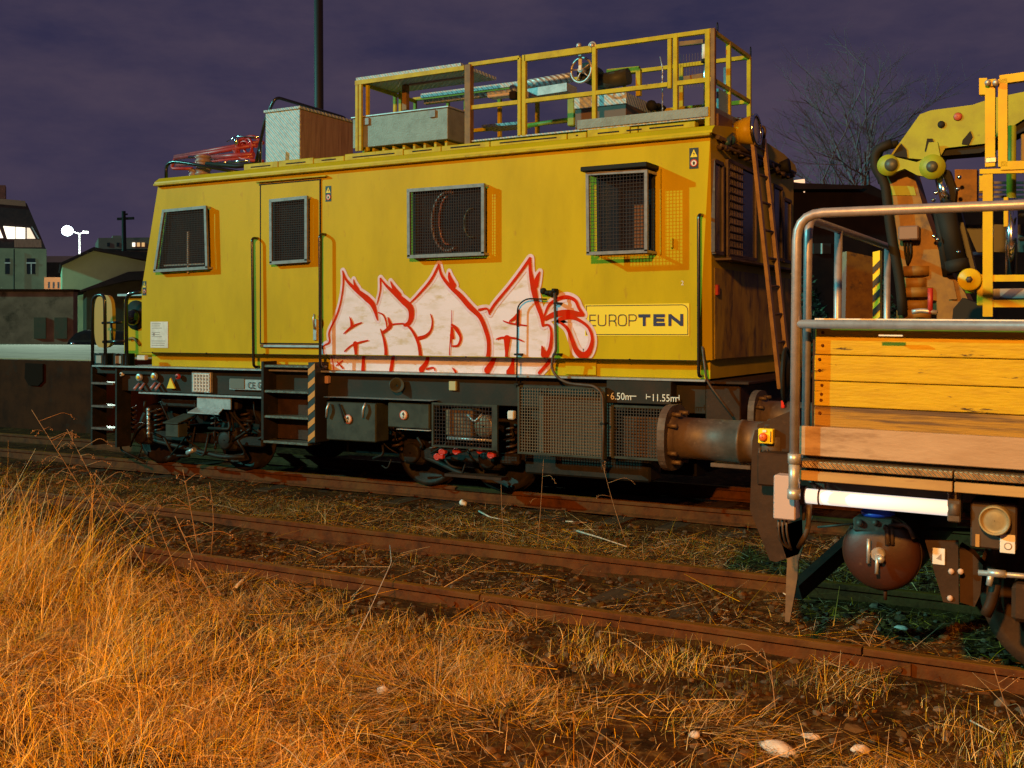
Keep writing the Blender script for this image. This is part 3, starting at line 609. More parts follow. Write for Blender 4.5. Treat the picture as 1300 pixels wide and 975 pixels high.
mb = MB(); mb.sphere(cp(92, 436, -.05), .09, 8, (1.5, 1, .7)); mb.build('headlight', CHROME, cr_)
# dark mast behind the vehicle
mb = MB(); mb.tube([PY(406, 470, 14.5), PY(404, -120, 14.5)], .085, 12, r2=.075)
tag(mb.build('catenary_mast', mat('mast_dark', (.012, .011, .012), .6)), 'tall dark mast rising behind the vehicle roof boxes', 'mast')

# ================================================================= BACKGROUND, RIGHT
bn = thing('dark_barn', PD(1060, 400, 24), 'large unlit barn behind the gap between the two rail vehicles', 'barn')
poly_ext([(860, 480), (1600, 480), (1600, 262), (1160, 262), (1104, 234), (1094, 238), (860, 238)], 24, 8, 'wall', BARN, bn)
poly_ext([(850, 240), (1094, 240), (1100, 235.5), (1010, 232), (850, 232)], 24, 8.6, 'roof', ROOFM, bn, -.4)
wn = poly_ext([(1033, 322), (1055, 322), (1055, 309), (1033, 309)], 24, .05, 'window', mat('dim_pane', (.035, .04, .04), .3), bn, -.04)
poly_ext([(1043.6, 322), (1044.6, 322), (1044.6, 309), (1043.6, 309)], 24, .05, 'frame', FRAMEW, wn, -.08)
mb = MB(); a = PD(1021, 230, 24); mb.lathe(a, RT, [(0, .01), (0, .05), (-.22, .02)], 10); mb.tube([a, a - Vector((0, 0, .25))], .015, 6)
lt = mb.build('barn_lamp', mat('barn_lamp_glow', (.8, .5, .3), .5, emit=(1, .6, .35), es=1.2), bn)
# yard equipment seen through the railing
mb = MB(); mb.prism([PD(u, v, 14) for u, v in [(1075, 319), (1108, 326), (1108, 460), (1072, 460)]], FW * .5)
tag(mb.build('orange_sheet_panel', ORG), 'orange-brown steel sheet standing behind the wagon end railing', 'panel')
# hedge: leaf clusters behind
LEAF = mat('dark_ivy_leaves', (0.030, 0.055, 0.018), 0.6, island=.5)
X = rg.uniform(0, 1, 9000); Z = rg.uniform(0, 1, 9000); dd = rg.uniform(19, 21, 9000); keep = Z < .72 + .25 * np.sin(X * 11) + rg.uniform(-.1, .1, 9000); X, Z, dd = X[keep], Z[keep], dd[keep]
cen = np.array([list(PD(1000 + 160 * a, 440, d)) for a, d in zip(X, dd)]); cen[:, 2] = -.1 + Z * 2.9 * (1.0)
n = len(cen); strip_mesh('ivy_hedge', LEAF, cen, rg.uniform(.06, .14, n), rg.uniform(0, 6.3, n), rg.uniform(-1, 1, n), rg.uniform(0, 1, n), rg.uniform(.02, .05, n), 2, 'dark overgrown hedge between the barn and the wagon', 'hedge')
# bare tree
tb = PD(1112, 440, 27); tr = thing('bare_tree', tb, 'bare winter tree with a fine twiggy crown above the dark barn', 'tree')
q = random.Random(21); tm = MB(); cm = MB()
def grow(p, d, L, r, lev):
    steps = 4; pts = [p]; 
    for i in range(steps):
        d = (d + Vector((q.uniform(-.22, .22), q.uniform(-.22, .22), q.uniform(-.08, .16)))).normalized(); pts.append(pts[-1] + d * L / steps)
    (tm if lev == 0 else cm).tube(pts, r, 6 if lev < 2 else 3, 0, caps=False, r2=r * .55)
    if lev >= 5: return
    for k in range((7, 5, 4, 4, 3)[lev]):
        t = q.uniform(.3, 1.0); i = min(int(t * steps), steps - 1); s0 = pts[i].lerp(pts[i + 1], t * steps - i)
        a = q.uniform(0, 6.3); sp_ = q.uniform(.45, 1.0) if lev else q.uniform(.3, .6)
        nd = (d + (Vector((math.cos(a), math.sin(a), q.uniform(-.5, .4)))) * sp_).normalized(); grow(s0, nd, L * q.uniform(.5, .78), r * .5, lev + 1)
grow(tb, Vector((0.05, 0, 1)), 3.6, .10, 0)
tm.build('trunk', BARK, tr); cm.build('crown', BARK, tr)

# ================================================================= THE YELLOW RAIL VEHICLE
YS = 9.70; YK = 9.84; XE = -3.385
V = thing('rail_maintenance_vehicle', (-7.1, 11.15, 0), 'long yellow rail maintenance vehicle with pink and red graffiti and roof platform', 'rail vehicle')
def hull(pts, name, m_, parent):
    import bmesh
    o = parent['_o']; bm = bmesh.new()
    for p_ in pts: bm.verts.new((p_[0] - o[0], p_[1] - o[1], p_[2] - o[2]))
    bmesh.ops.convex_hull(bm, input=bm.verts); me = bpy.data.meshes.new(name); bm.to_mesh(me); bm.free(); me.materials.append(m_)
    ob = bpy.data.objects.new(name, me); COL.objects.link(ob); ob.parent = parent; ob['_o'] = tuple(o); return ob
xl = XA(180, YS); xt = XA(201, YS)
body = hull([(xl, YS, 1.49), (xl, YS, 2.30), (xt, YS, 3.60), (xl, 12.6, 1.49), (xl, 12.6, 2.30), (xt, 12.6, 3.60),
      (-3.37, YS, 3.60), (-3.49, YS, 2.78), (-3.49, YS, 1.49), (-3.385, 9.80, 2.78), (-3.385, 9.80, 1.49), (-3.37, 9.72, 3.60),
      (-3.385, 12.6, 1.49), (-3.37, 12.6, 3.60)], 'body', YEL, V)
m = MB(); m.prism([(xt - .03, y, z) for y, z in [(9.66, 3.602), (9.665, 3.625), (9.74, 3.68), (10.2, 3.74), (11.15, 3.78), (12.1, 3.74), (12.56, 3.68), (12.64, 3.602)]], (-3.34 - xt + .03, 0, 0)); m.build('roof', YEL, V)
m = MB(); m.box((xt - .02, 9.63, 3.572), (-3.35, 9.695, 3.600), .006); m.build('gutter', YEL2, V)
m = MB(); m.box((xl + .03, YK, 1.312), (-3.42, 12.5, 1.487)); m.build('skirt', YEL, V)
m = MB(); m.box((xl, 9.692, 1.485), (-3.42, 9.699, 1.4895)); m.build('seam', RUB, V)
m = MB(); m.box((XA(118, 9.72), 9.70, 1.288), (-3.42, 9.83, 1.309), .004); m.build('sill_rail', GALV, V)
m = MB(); x = xl + .2
while x < -3.6: m.cyl((x, 9.683, 1.489), (x, 9.70, 1.489), .008, 6); x += .93
m.build_each('seam_bolt', RUB, V)
# yellow ledge along the roof edge, in lengths with slots
m = MB(); s_ = MB(); ya = 9.80
us = [309, 353, 398, 437, 512, 560, 622, 720, 745, 800, 810, 883]
for a, b in zip(us[:-1], us[1:]):
    xa, xb = XA(a, ya), XA(b, ya)
    m.box((xa + .004, ya, 3.69), (xb - .004, ya + .10, 3.765 if (a % 2) else 3.75), .006)
    s_.box((xa + .12, ya - .004, 3.715), (xb - .12, ya + .002, 3.728))
m.build_each('roof_ledge', YEL2, V); s_.build_each('ledge_slot', RUB, V)
# door
dx0, dx1 = XA(332, YS), XA(406.5, YS); dz0, dz1 = 1.62, PY(370, 232, YS).z
dr = MB().box((dx0, 9.688, dz0), (dx1, 9.701, dz1), .003).build('door', YEL, V)
g = MB(); t_ = .013
g.box((dx0 - t_, 9.685, dz0 - t_), (dx0, 9.70, dz1 + t_)); g.box((dx1, 9.685, dz0 - t_), (dx1 + t_, 9.70, dz1 + t_)); g.box((dx0 - .0, 9.6853, dz0 - t_), (dx1, 9.70, dz0)); g.box((dx0 - .03, 9.6849, dz1), (dx1 + .02, 9.70, dz1 + t_))
g.build('door_seal', RUB, dr)
MB().box((dx0 - .05, 9.65, dz1 + .03), (dx1 + .12, 9.699, dz1 + .045), .004).build('rain_strip', YEL2, dr)
MB().box((dx0 + .01, 9.66, dz0 - .05), (dx1 + .04, 9.695, dz0 - .02), .004).build('door_sill', GALV, dr)
l = MB(); lx = XA(402, YS); l.box((lx - .03, 9.67, PY(400, 432, YS).z), (lx + .02, 9.69, PY(400, 405, YS).z), .004); l.tube([(lx, 9.66, 1.95), (lx + .01, 9.63, 1.9), (lx, 9.66, 1.78)], .012, 6, .03); l.build('door_lock', GALV, dr)
# handrails
def hrail(pts, name='handrail', r=.017, yo=9.60, par=None, m_=BLK, ends=True):
    P = [PY(u, v, yo) for u, v in pts]
    if ends: P = [Vector((P[0].x, 9.70, P[0].z))] + P + [Vector((P[-1].x, 9.70, P[-1].z))]
    o = MB().tube(P, r, 10, .07).build(name, m_, par or V); return o
hrail([(320, 302), (322, 466)]); hrail([(406, 297), (406.5, 466)])
hrail([(887, 272), (887, 478)], r=.016)
# windows with standing wire guards
def guard(c, yf, name='window_guard', cell=.026, gy=None, visor=None, wallbox=True, pane=GLASS, fw=.035):
    TL, TR, BR, BL = [PY(u, v, yf) for u, v in c]
    gl = MB(); k = .035
    cen = (TL + TR + BR + BL) / 4
    def inn(p, y, s_): q_ = cen + (p - cen) * s_; return Vector((q_.x, y, q_.z))
    # glass set on the wall plane behind the guard
    offx = (yf - YS) * 0.0
    wnd = MB().prism([inn(p, 9.670, .93) for p in (TL, TR, BR, BL)], (0, .024, 0)).build('window', pane, V)
    rb = MB(); ps = [inn(p, 9.664, .955) for p in (TL, TR, BR, BL)]
    for a, b in zip(ps, ps[1:] + ps[:1]): rb.bar(a, b, .03, .012, up=(0, 1, 0))
    rb.build('rubber_seal', RUB, wnd)
    fr = MB()
    cs = (TL, TR, BR, BL)
    for a, b in zip(cs, cs[1:] + cs[:1]):
        d = (b - a).normalized(); fr.bar(a - d * fw / 2, b + d * fw / 2, .03, fw, up=(0, 0, 1)) if abs(d.z) < .5 else fr.bar(a, b, fw, .03, up=(0, 1, 0))
    G = fr.build(name, GUARD, V)
    st = MB()
    for p in cs: st.box((p.x - .012, yf + .016, p.z - .012), (p.x + .012, 9.695, p.z + .012))
    st.build_each('bracket', GALV, G)
    wr = MB(); zl, zh = min(BL.z, BR.z), max(TL.z, TR.z); x0, x1 = min(TL.x, BL.x), max(TR.x, BR.x)
    x = x0 + cell
    while x < x1:
        zt = TL.z + (TR.z - TL.z) * (x - TL.x) / (TR.x - TL.x) if x > TL.x else BL.z + (TL.z - BL.z) * (x - BL.x) / max(1e-6, TL.x - BL.x)
        zb = BL.z + (BR.z - BL.z) * (x - BL.x) / (BR.x - BL.x)
        wr.box((x - .0022, yf - .002, zb), (x + .0022, yf + .0025, zt)); x += cell
    z = zl + cell
    while z < zh:
        t = (z - BL.z) / (TL.z - BL.z); xa = BL.x + (TL.x - BL.x) * t; xb = BR.x + (TR.x - BR.x) * t
        wr.box((xa, yf - .0065, z - .0022), (xb, yf - .002, z + .0022)); z += cell
    wr.build('wire_mesh', WIRE, G)
    return wnd, G, cs
w1, g1, c1 = guard([(208, 268), (261, 263), (263, 340), (197, 344)], 9.615)
MB().box((XA(236, 9.64), 9.655, 2.47), (XA(237.5, 9.64), 9.668, 2.98)).build('glazing_bar', WHT, w1)
MB().box((c1[3].x + .1, 9.655, c1[3].z + .06), (c1[2].x - .1, 9.668, c1[3].z + .075)).build('sliding_track', WHT, w1)
guard([(344, 255), (389, 250.5), (389, 331), (344.5, 334)], 9.62)
w2, g2, c2_ = guard([(519, 242), (613.5, 235), (613.5, 322), (519.5, 326)], 9.60, cell=.03)
cc = PY(571, 281, 9.655)
def oval(a, b, dx, dz, r, t0=0, t1=6.2832): return MB().tube([(cc.x + dx + a * math.cos(t0 + (t1 - t0) * k / 30), 9.653, cc.z + dz + b * math.sin(t0 + (t1 - t0) * k / 30)) for k in range(31)], r, 8)
oval(.20, .31, -.02, 0, .020, 1.2, 5.2).build('hose_reel', mat('reel_brown', (.13, .062, .045), .4), w2)
oval(.10, .25, -.03, .01, .012, 1.6, 4.9).build('reel_rim', mat('reel_copper', (.30, .10, .05), .3), w2)
oval(.09, .15, .27, -.03, .010, 1.4, 5.0).build('cable_coil', mat('coil_dark', (.08, .08, .05), .4), w2)
w3, g3, c3_ = guard([(746, 221), (820.5, 217), (820.5, 319), (747, 322)], 9.46, cell=.034, fw=.03)
vz = c3_[0].z
MB().box((c3_[0].x - .05, 9.40, vz + .02), (c3_[1].x + .03, 9.70, vz + .065), .006).build('visor', RUB, g3)
sy = MB(); sy.box((c3_[1].x + .05, 9.672, c3_[2].z - .02), (c3_[1].x + .058, 9.70, vz + .03)); sy.box((c3_[1].x + .16, 9.66, c3_[2].z + .04), (c3_[1].x + .18, 9.70, c3_[2].z + .13), .003); sy.build('hinge_strip', YEL2, w3)
MB().box((c3_[0].x + .40, 9.660, c3_[2].z + .05), (c3_[1].x - .05, 9.668, vz - .30)).build('blind', mat('blind_brown', (.16, .08, .05), .8), w3)

# warning stickers
def sticker(u, v, hw=.042, hh=.088, y=9.7, par=None):
    c = PY(u, v, y); y -= .002
    o = MB().box((c.x - hw, y - .001, c.z - hh), (c.x + hw, y + .001, c.z + hh)).build('warning_sticker', STICK, par or V)
    y2 = y - .0025
    MB().prism([(c.x - hw * .78, y2, c.z + hh * .12), (c.x + hw * .78, y2, c.z + hh * .12), (c.x, y2, c.z + hh * .86)], (0, .001, 0)).build('warning_triangle', YST, o)
    MB().prism([(c.x + .004, y2 - .0015, c.z + hh * .66), (c.x - .010, y2 - .0015, c.z + hh * .40), (c.x + .002, y2 - .0015, c.z + hh * .42), (c.x - .003, y2 - .0015, c.z + hh * .2), (c.x + .012, y2 - .0015, c.z + hh * .46), (c.x, y2 - .0015, c.z + hh * .45)], (0, .001, 0)).build('lightning_mark', STICK, o)
    MB().prism([(c.x + hw * .6 * math.cos(a), y2 + .0005, c.z - hh * .45 + hw * .72 * math.sin(a)) for a in [k * .3927 for k in range(16)]], (0, .0005, 0)).build('sign_disc', WPNT, o)
    MB().ring((c.x, y2 - .0012, c.z - hh * .45), (0, 1, 0), hw * .58, hw * .82, 20, .001).build('red_ring', mat('sign_red', (.55, .04, .015), .5), o)
    MB().prism([(c.x - .009, y2 - .002, c.z - hh * .62), (c.x + .009, y2 - .002, c.z - hh * .62), (c.x + .012, y2 - .002, c.z - hh * .38), (c.x, y2 - .002, c.z - hh * .28), (c.x - .012, y2 - .002, c.z - hh * .38)], (0, .001, 0)).build('hand_mark', STICK, o)
sticker(417, 246); sticker(881, 201, .045, .098); sticker(183.5, 366, .034, .09)
# data plate
c = PY(202.5, 425, YS); dp = MB().box((c.x - .155, 9.694, c.z - .165), (c.x + .155, 9.6995, c.z + .165), .002).build('data_plate', WHT, V)
t = MB(); q = random.Random(4)
for k in range(11):
    if k in (3, 7): continue
    zz = c.z + .135 - k * .027; t.box((c.x - .13, 9.692, zz), (c.x + q.uniform(.0, .12), 9.6935, zz + .006))
t.box((c.x - .11, 9.6915, c.z - .01), (c.x - .08, 9.693, c.z + .02)); t.build('plate_lines', mat('plate_print', (.25, .22, .24), .7), dp)
# small "2"
c = PY(864.5, 362, YS); text_mb('2', .06, (c.x, 9.698, c.z), sx=1.0).build('painted_number', WPNT, V)
# -------- lettering: EUROPTEN sign
def ribbon(mb, pts, wd, y, th=.0006, sub=6, cap=True, smooth=True):
    """flat brush stroke in the plane y; pts in (x,z), wd one width per point"""
    P = [Vector((a, b, 0)) for a, b in pts]; W = list(wd) if hasattr(wd, '__len__') else [wd] * len(P); W += [W[-1]] * (len(P) - len(W))
    Q = []; w_ = []
    if smooth and len(P) > 2:
        for i in range(len(P) - 1):
            p0, p1, p2, p3 = P[max(i - 1, 0)], P[i], P[i + 1], P[min(i + 2, len(P) - 1)]
            for k in range(sub):
                t = k / sub; Q.append(.5 * ((2 * p1) + (p2 - p0) * t + (2 * p0 - 5 * p1 + 4 * p2 - p3) * t * t + (3 * p1 - p0 - 3 * p2 + p3) * t ** 3)); w_.append(W[i] * (1 - t) + W[i + 1] * t)
        Q.append(P[-1]); w_.append(W[-1])
    else: Q = P; w_ = W
    n = len(Q); L = []; Rr = []
    for i in range(n):
        if smooth or i in (0, n - 1): d = (Q[min(i + 1, n - 1)] - Q[max(i - 1, 0)]).normalized(); s = 1
        else:
            d1 = (Q[i] - Q[i - 1]).normalized(); d2 = (Q[i + 1] - Q[i]).normalized(); d = (d1 + d2).normalized(); s = 1 / max(.35, math.cos(d1.angle(d2) / 2))
        nn = Vector((-d.y, d.x, 0)) * w_[i] / 2 * s; L.append(Q[i] + nn); Rr.append(Q[i] - nn)
    vs = [(p.x, y, p.y) for p in L] + [(p.x, y, p.y) for p in Rr]
    mb.add(vs, [(i, i + 1, n + i + 1, n + i) for i in range(n - 1)])
    if cap:
        for e, dr_ in ((0, -1), (n - 1, 1)):
            if w_[e] < .004: continue
            a = L[e] if e else Rr[e]; b = Rr[e] if e else L[e]; c_ = (a + b) / 2; r = (a - c_); vv = [(a.x, y, a.y)]
            for k in range(1, 6):
                an = -math.pi * k / 6; vv.append((c_.x + r.x * math.cos(an) - r.y * math.sin(an), y, c_.y + r.x * math.sin(an) + r.y * math.cos(an)))
            vv.append((b.x, y, b.y)); mb.add(vv, [tuple(range(len(vv)))])
    return mb
def C4(x, y): p = PY(720 + x / 6.967, 360 + y / 6.967, YS); return (p.x, p.z)
ax, az_top = C4(160, 185); bx, bz = C4(1082, 465); _, az_top = C4(700, 185)
az = (C4(160, 182)[1] + C4(1080, 178)[1]) / 2; bz = (C4(240, 462)[1] + C4(1080, 466)[1]) / 2
sign = MB().box((ax, 9.6945, bz), (bx, 9.6985, az)).build('name_sign', YST, V)
bd = MB(); i_ = .014; rr = .055
pts = [(ax + i_, bz + i_), (bx - i_, bz + i_), (bx - i_, az - i_ - rr)] + [(bx - i_ - rr + rr * math.cos(a), az - i_ - rr + rr * math.sin(a)) for a in (.4, .8, 1.2)] + [(bx - i_ - rr, az - i_), (ax + i_, az - i_), (ax + i_, bz + i_)]
ribbon(bd, pts, .007, 9.692, smooth=False, cap=False); bd.build('sign_border', STICK, sign)
zb, zt = C4(600, 376)[1], C4(600, 272)[1]; H = zt - zb
def let(mb, ch, u0, u1, wd, y):
    x0, x1 = C4(u0, 300)[0] + wd / 2, C4(u1, 300)[0] - wd / 2; b, t_ = zb + wd / 2, zt - wd / 2; m_ = (b + t_) / 2; r = min(.028, (x1 - x0) * .3); h = wd
    def rc(pts, yo=0): ribbon(mb, pts, wd, y - yo, smooth=False, cap=False)
    if ch == 'E': rc([(x1 + h / 2, b), (x0, b), (x0, t_), (x1 + h / 2, t_)]); rc([(x0 + h / 2, m_), (x1 + h * .3, m_)], .0004)
    if ch == 'U': rc([(x0, t_ + h / 2), (x0, b + r), (x0 + r * .3, b + r * .3), (x0 + r, b), (x1 - r, b), (x1 - r * .3, b + r * .3), (x1, b + r), (x1, t_ + h / 2)])
    if ch in 'RP': 
        mm = m_ - .006; rc([(x0, b - h / 2), (x0, t_), (x1 - r, t_), (x1 - r * .3, t_ - r * .3), (x1, t_ - r), (x1, mm + r), (x1 - r * .3, mm + r * .3), (x1 - r, mm), (x0 + h / 2, mm)])
        if ch == 'R': rc([(x1 - r * 1.5, mm), (x1 - r * .4, mm - r * .4), (x1, mm - r * 1.2), (x1 + .002, b - h / 2)], .0004)
    if ch == 'O': rc([((x0 + x1) / 2, b), (x1 - r, b), (x1 - r * .3, b + r * .3), (x1, b + r), (x1, t_ - r), (x1 - r * .3, t_ - r * .3), (x1 - r, t_), (x0 + r, t_), (x0 + r * .3, t_ - r * .3), (x0, t_ - r), (x0, b + r), (x0 + r * .3, b + r * .3), (x0 + r, b), ((x0 + x1) / 2 + .001, b)])
    if ch == 'T': rc([(x0 - h / 2, t_), (x1 + h / 2, t_)]); rc([((x0 + x1) / 2, t_ - h / 2), ((x0 + x1) / 2, b - h / 2)])
    if ch == 'N': rc([(x0, b - h / 2), (x0, t_ + h / 2)]); rc([(x1, b - h / 2), (x1, t_ + h / 2)]); rc([(x0, t_ + h * .1), (x1, b - h * .1)], .0005)
tn = MB()
for ch, u0, u1 in (('E', 200, 258), ('U', 274, 348), ('R', 371, 438), ('O', 452, 530), ('P', 546, 618)): let(tn, ch, u0, u1, .0095, 9.691)
tn.build('thin_letters', STICK, sign)
tb_ = MB()
for ch, u0, u1 in (('T', 632, 738), ('E', 765, 868), ('N', 898, 1030)): let(tb_, ch, u0, u1, .031, 9.691)
tb_.build('bold_letters', NAVY, sign)
# -------- graffiti
def GA(x, y): p = PY(400 + x / 5.735, 310 + y / 5.735, YS); return (p.x, p.z)
def GB(x, y): p = PY(560 + x / 5.736, 310 + y / 5.736, YS); return (p.x, p.z)
WS = 1 / 5.735 * 0.0080
strokes = []   # (points, widths, outer?)
def A_(pts, wd, outer=True): strokes.append(([GA(*p) for p in pts], [k * WS for k in wd], outer))
def B_(pts, wd, outer=True): strokes.append(([GB(*p) for p in pts], [k * WS for k in wd], outer))
A_([(85, 925), (66, 800), (66, 742), (108, 712), (106, 640), (150, 545), (183, 450), (204, 340), (210, 250), (204, 195)], [8, 8, 10, 16, 14, 16, 14, 14, 16, 8])
A_([(204, 195), (235, 265), (305, 335), (380, 395), (428, 448), (458, 552)], [10, 22, 34, 50, 46, 10])
A_([(283, 255), (292, 290), (312, 330)], [3, 22, 36])
A_([(465, 498), (500, 515), (520, 560), (526, 605)], [10, 14, 14, 10], False)
A_([(535, 535), (552, 590), (530, 620), (494, 645)], [12, 38, 28, 24], False)
A_([(453, 440), (478, 340), (480, 250)], [8, 12, 16])
A_([(480, 248), (520, 300), (580, 355), (648, 415), (698, 465), (704, 530), (685, 575), (655, 590)], [8, 20, 34, 52, 56, 48, 36, 22])
A_([(552, 268), (575, 315), (615, 370)], [3, 30, 44])
A_([(548, 588), (600, 580), (655, 582), (700, 615), (740, 680), (764, 755), (768, 850), (725, 915)], [16, 12, 14, 20, 26, 30, 34, 50], False)
A_([(480, 618), (508, 700), (520, 800), (502, 920)], [8, 26, 32, 36], False)
A_([(845, 510), (858, 560), (848, 625), (810, 668), (760, 684)], [8, 14, 18, 26, 30], False)
A_([(700, 425), (760, 365), (850, 258), (905, 150)], [10, 18, 22, 18])
A_([(905, 150), (925, 225), (980, 300), (1060, 375), (1130, 455), (1205, 530), (1250, 635), (1268, 720), (1260, 830), (1208, 920)], [16, 22, 30, 40, 44, 36, 36, 32, 36, 56])
A_([(978, 200), (985, 245), (1012, 300)], [4, 34, 46])
A_([(1000, 482), (995, 600), (988, 700), (983, 806)], [5, 7, 8, 10], False)
A_([(1000, 585), (1035, 620), (1064, 680), (1045, 735), (1005, 742)], [14, 34, 22, 18, 12], False)
A_([(1000, 610), (1008, 680)], [22, 26], False); A_([(992, 660), (998, 745)], [16, 10], False)
A_([(213, 652), (262, 610), (300, 588), (345, 570)], [8, 22, 18, 8], False)
A_([(256, 528), (270, 570), (272, 600)], [4, 26, 30], False)
A_([(220, 780), (268, 738), (330, 715), (390, 700)], [12, 13, 16, 10], False)
A_([(298, 728), (302, 800), (298, 920)], [50, 26, 38], False)
A_([(105, 885), (150, 850)], [12, 12], False); A_([(110, 860), (150, 905)], [12, 16], False)
A_([(765, 912), (812, 902), (826, 925)], [18, 14, 10], False); A_([(955, 905), (975, 930)], [10, 22], False)
B_([(282, 478), (338, 470), (357, 508)], [20, 16, 14])
B_([(360, 492), (400, 430), (500, 310), (585, 200), (652, 105)], [22, 22, 20, 22, 24])
B_([(652, 105), (655, 200), (680, 330), (702, 430), (735, 520), (746, 592)], [22, 28, 50, 36, 34, 22])
B_([(722, 200), (706, 245), (692, 300)], [6, 34, 46])
B_([(575, 470), (560, 520), (505, 562)], [6, 34, 14], False); B_([(458, 558), (505, 575), (630, 593)], [8, 14, 8], False); B_([(572, 500), (560, 580)], [14, 36], False)
B_([(407, 692), (450, 680), (540, 684), (600, 706)], [10, 16, 14, 10], False)
B_([(485, 690), (482, 790), (478, 870), (462, 935)], [60, 26, 26, 76], False)
B_([(745, 592), (788, 590), (808, 640), (802, 740), (780, 800), (735, 870), (672, 940)], [14, 16, 20, 30, 34, 30, 24])
B_([(740, 745), (755, 800)], [14, 56], False)
B_([(755, 525), (790, 445), (850, 402), (920, 385), (980, 410), (1008, 465), (1038, 512)], [14, 22, 26, 28, 24, 22, 24])
B_([(762, 545), (820, 515), (900, 500), (970, 505), (1038, 515)], [26, 40, 46, 46, 24])
B_([(868, 568), (925, 615), (960, 700), (990, 775), (1040, 812), (1085, 775), (1106, 690), (1080, 610), (1020, 560), (950, 532), (868, 545)], [14, 26, 30, 40, 56, 40, 24, 20, 22, 30, 26])
ZS = 1.489
def clip_build(make, names, m_, parent):
    import bmesh
    for lower in (False, True):
        mb = make(0.14 if lower else 0.0); o = mb.build(names[lower], m_, parent if (parent is not None) else V)
        if parent is None: parent = o
        me = o.data; bm = bmesh.new(); bm.from_mesh(me)
        zc = (ZS - .007 if lower else ZS + .008) - parent['_o'][2]
        bmesh.ops.bisect_plane(bm, geom=bm.verts[:] + bm.edges[:] + bm.faces[:], plane_co=(0, 0, zc), plane_no=(0, 0, 1 if lower else -1), clear_outer=True)
        if lower: bmesh.ops.bisect_plane(bm, geom=bm.verts[:] + bm.edges[:] + bm.faces[:], plane_co=(0, 0, 1.314), plane_no=(0, 0, -1), clear_outer=True)
        bm.to_mesh(me); bm.free()
    return parent
def mk_fill(dy):
    mb = MB()
    poly = [GA(*p) for p in [(80, 960), (66, 800), (66, 742), (108, 712), (106, 640), (150, 545), (183, 450), (204, 340), (206, 210), (235, 265), (305, 335), (380, 395), (440, 435), (455, 430), (478, 340), (482, 260), (560, 335), (648, 410), (700, 425), (760, 365), (850, 258), (905, 160), (930, 225), (980, 300), (1060, 375), (1130, 455), (1198, 478)]] + \
           [GB(*p) for p in [(345, 480), (400, 430), (500, 310), (585, 200), (650, 115), (655, 200), (680, 330), (702, 430), (746, 560), (800, 595), (808, 640), (802, 740), (735, 870), (660, 965)]]
    mb.prism([(x, 9.6965 + dy, z) for x, z in poly], (0, .001, 0))
    mb.prism([(GB(*p)[0], 9.6962 + dy, GB(*p)[1]) for p in [(760, 540), (765, 480), (850, 402), (920, 390), (980, 410), (1008, 465), (1030, 510), (1080, 610), (1100, 690), (1080, 775), (1040, 805), (990, 775), (950, 680), (868, 575)]], (0, .001, 0))
    return mb
def mk_halo(dy):
    mb = MB()
    for i, (p, w_, o_) in enumerate(strokes):
        if o_: ribbon(mb, p, [k + 44 * WS for k in w_], 9.6955 + dy - i * .00012)
    return mb
def mk_red(dy):
    mb = MB()
    for i, (p, w_, o_) in enumerate(strokes): ribbon(mb, p, w_, 9.689 + dy - i * .00015)
    return mb
gr = clip_build(mk_fill, ('graffiti', 'pale_fill'), GPINK, None); clip_build(mk_halo, ('pale_halo', 'pale_halo'), GHALO, gr); clip_build(mk_red, ('red_outline', 'red_outline'), GRED, gr)
# fold flap and small fittings on the skirt
c0 = PY(716, 457, 9.78); c1_ = PY(755, 478, 9.78)
MB().box((c0.x, 9.81, 1.325), (c1_.x, 9.838, 1.475), .003).build('skirt_flap', YEL, V)
# conduit and cable
P = [PY(u, v, 9.63) for u, v in [(694, 380), (668, 379), (657, 388), (656, 492)]]
MB().tube(P, .008, 8, .08).build('thin_cable', DARK, V)
P = [PY(u, v, 9.60) for u, v in [(704, 372), (706, 445), (702, 452), (700, 468), (708, 480), (722, 487), (755, 490), (765, 500), (766, 540), (765, 596)]]
cd = MB().tube(P, .014, 8, .06).build('conduit_pipe', GRIME, V)
m = MB(); 
for (u, v) in ((706, 385), (706, 450), (656, 450), (765, 538), (765, 585), (656, 488)):
    p = PY(u, v, 9.6); m.box((p.x - .025, 9.585, p.z - .01), (p.x + .025, 9.70, p.z + .01), .003)
m.build_each('pipe_clip', DARK, cd)
m = MB(); p = PY(700, 372, 9.63); m.sphere(p, .028, 10); m.cyl(p, p + Vector((-.09, 0, .01)), .02, 10); m.sphere(p + Vector((-.09, 0, .02)), .035, 10); m.cyl(p + Vector((0.02, -.01, .03)), p + Vector((.03, .08, .03)), .016, 8); m.box((p.x - .1, 9.67, p.z - .02), (p.x + .05, 9.70, p.z + .03), .005)
m.build('valve', RUB, cd)

# ---------------------------------------------------------------- end face (towards the wagon)
XF = -3.375
def EP(u, v, dx=0): return PX(u, v, XF + dx)
EB = mat('end_wall_paint', (0.50, 0.33, 0.015), 0.5, c2=(0.26, 0.15, 0.015), scale=3, lo=.35, hi=.6, bump=.1, c3=(.06, .035, .02), s3=8, lo3=.5, hi3=.7, stretch=(1, 1, .4))
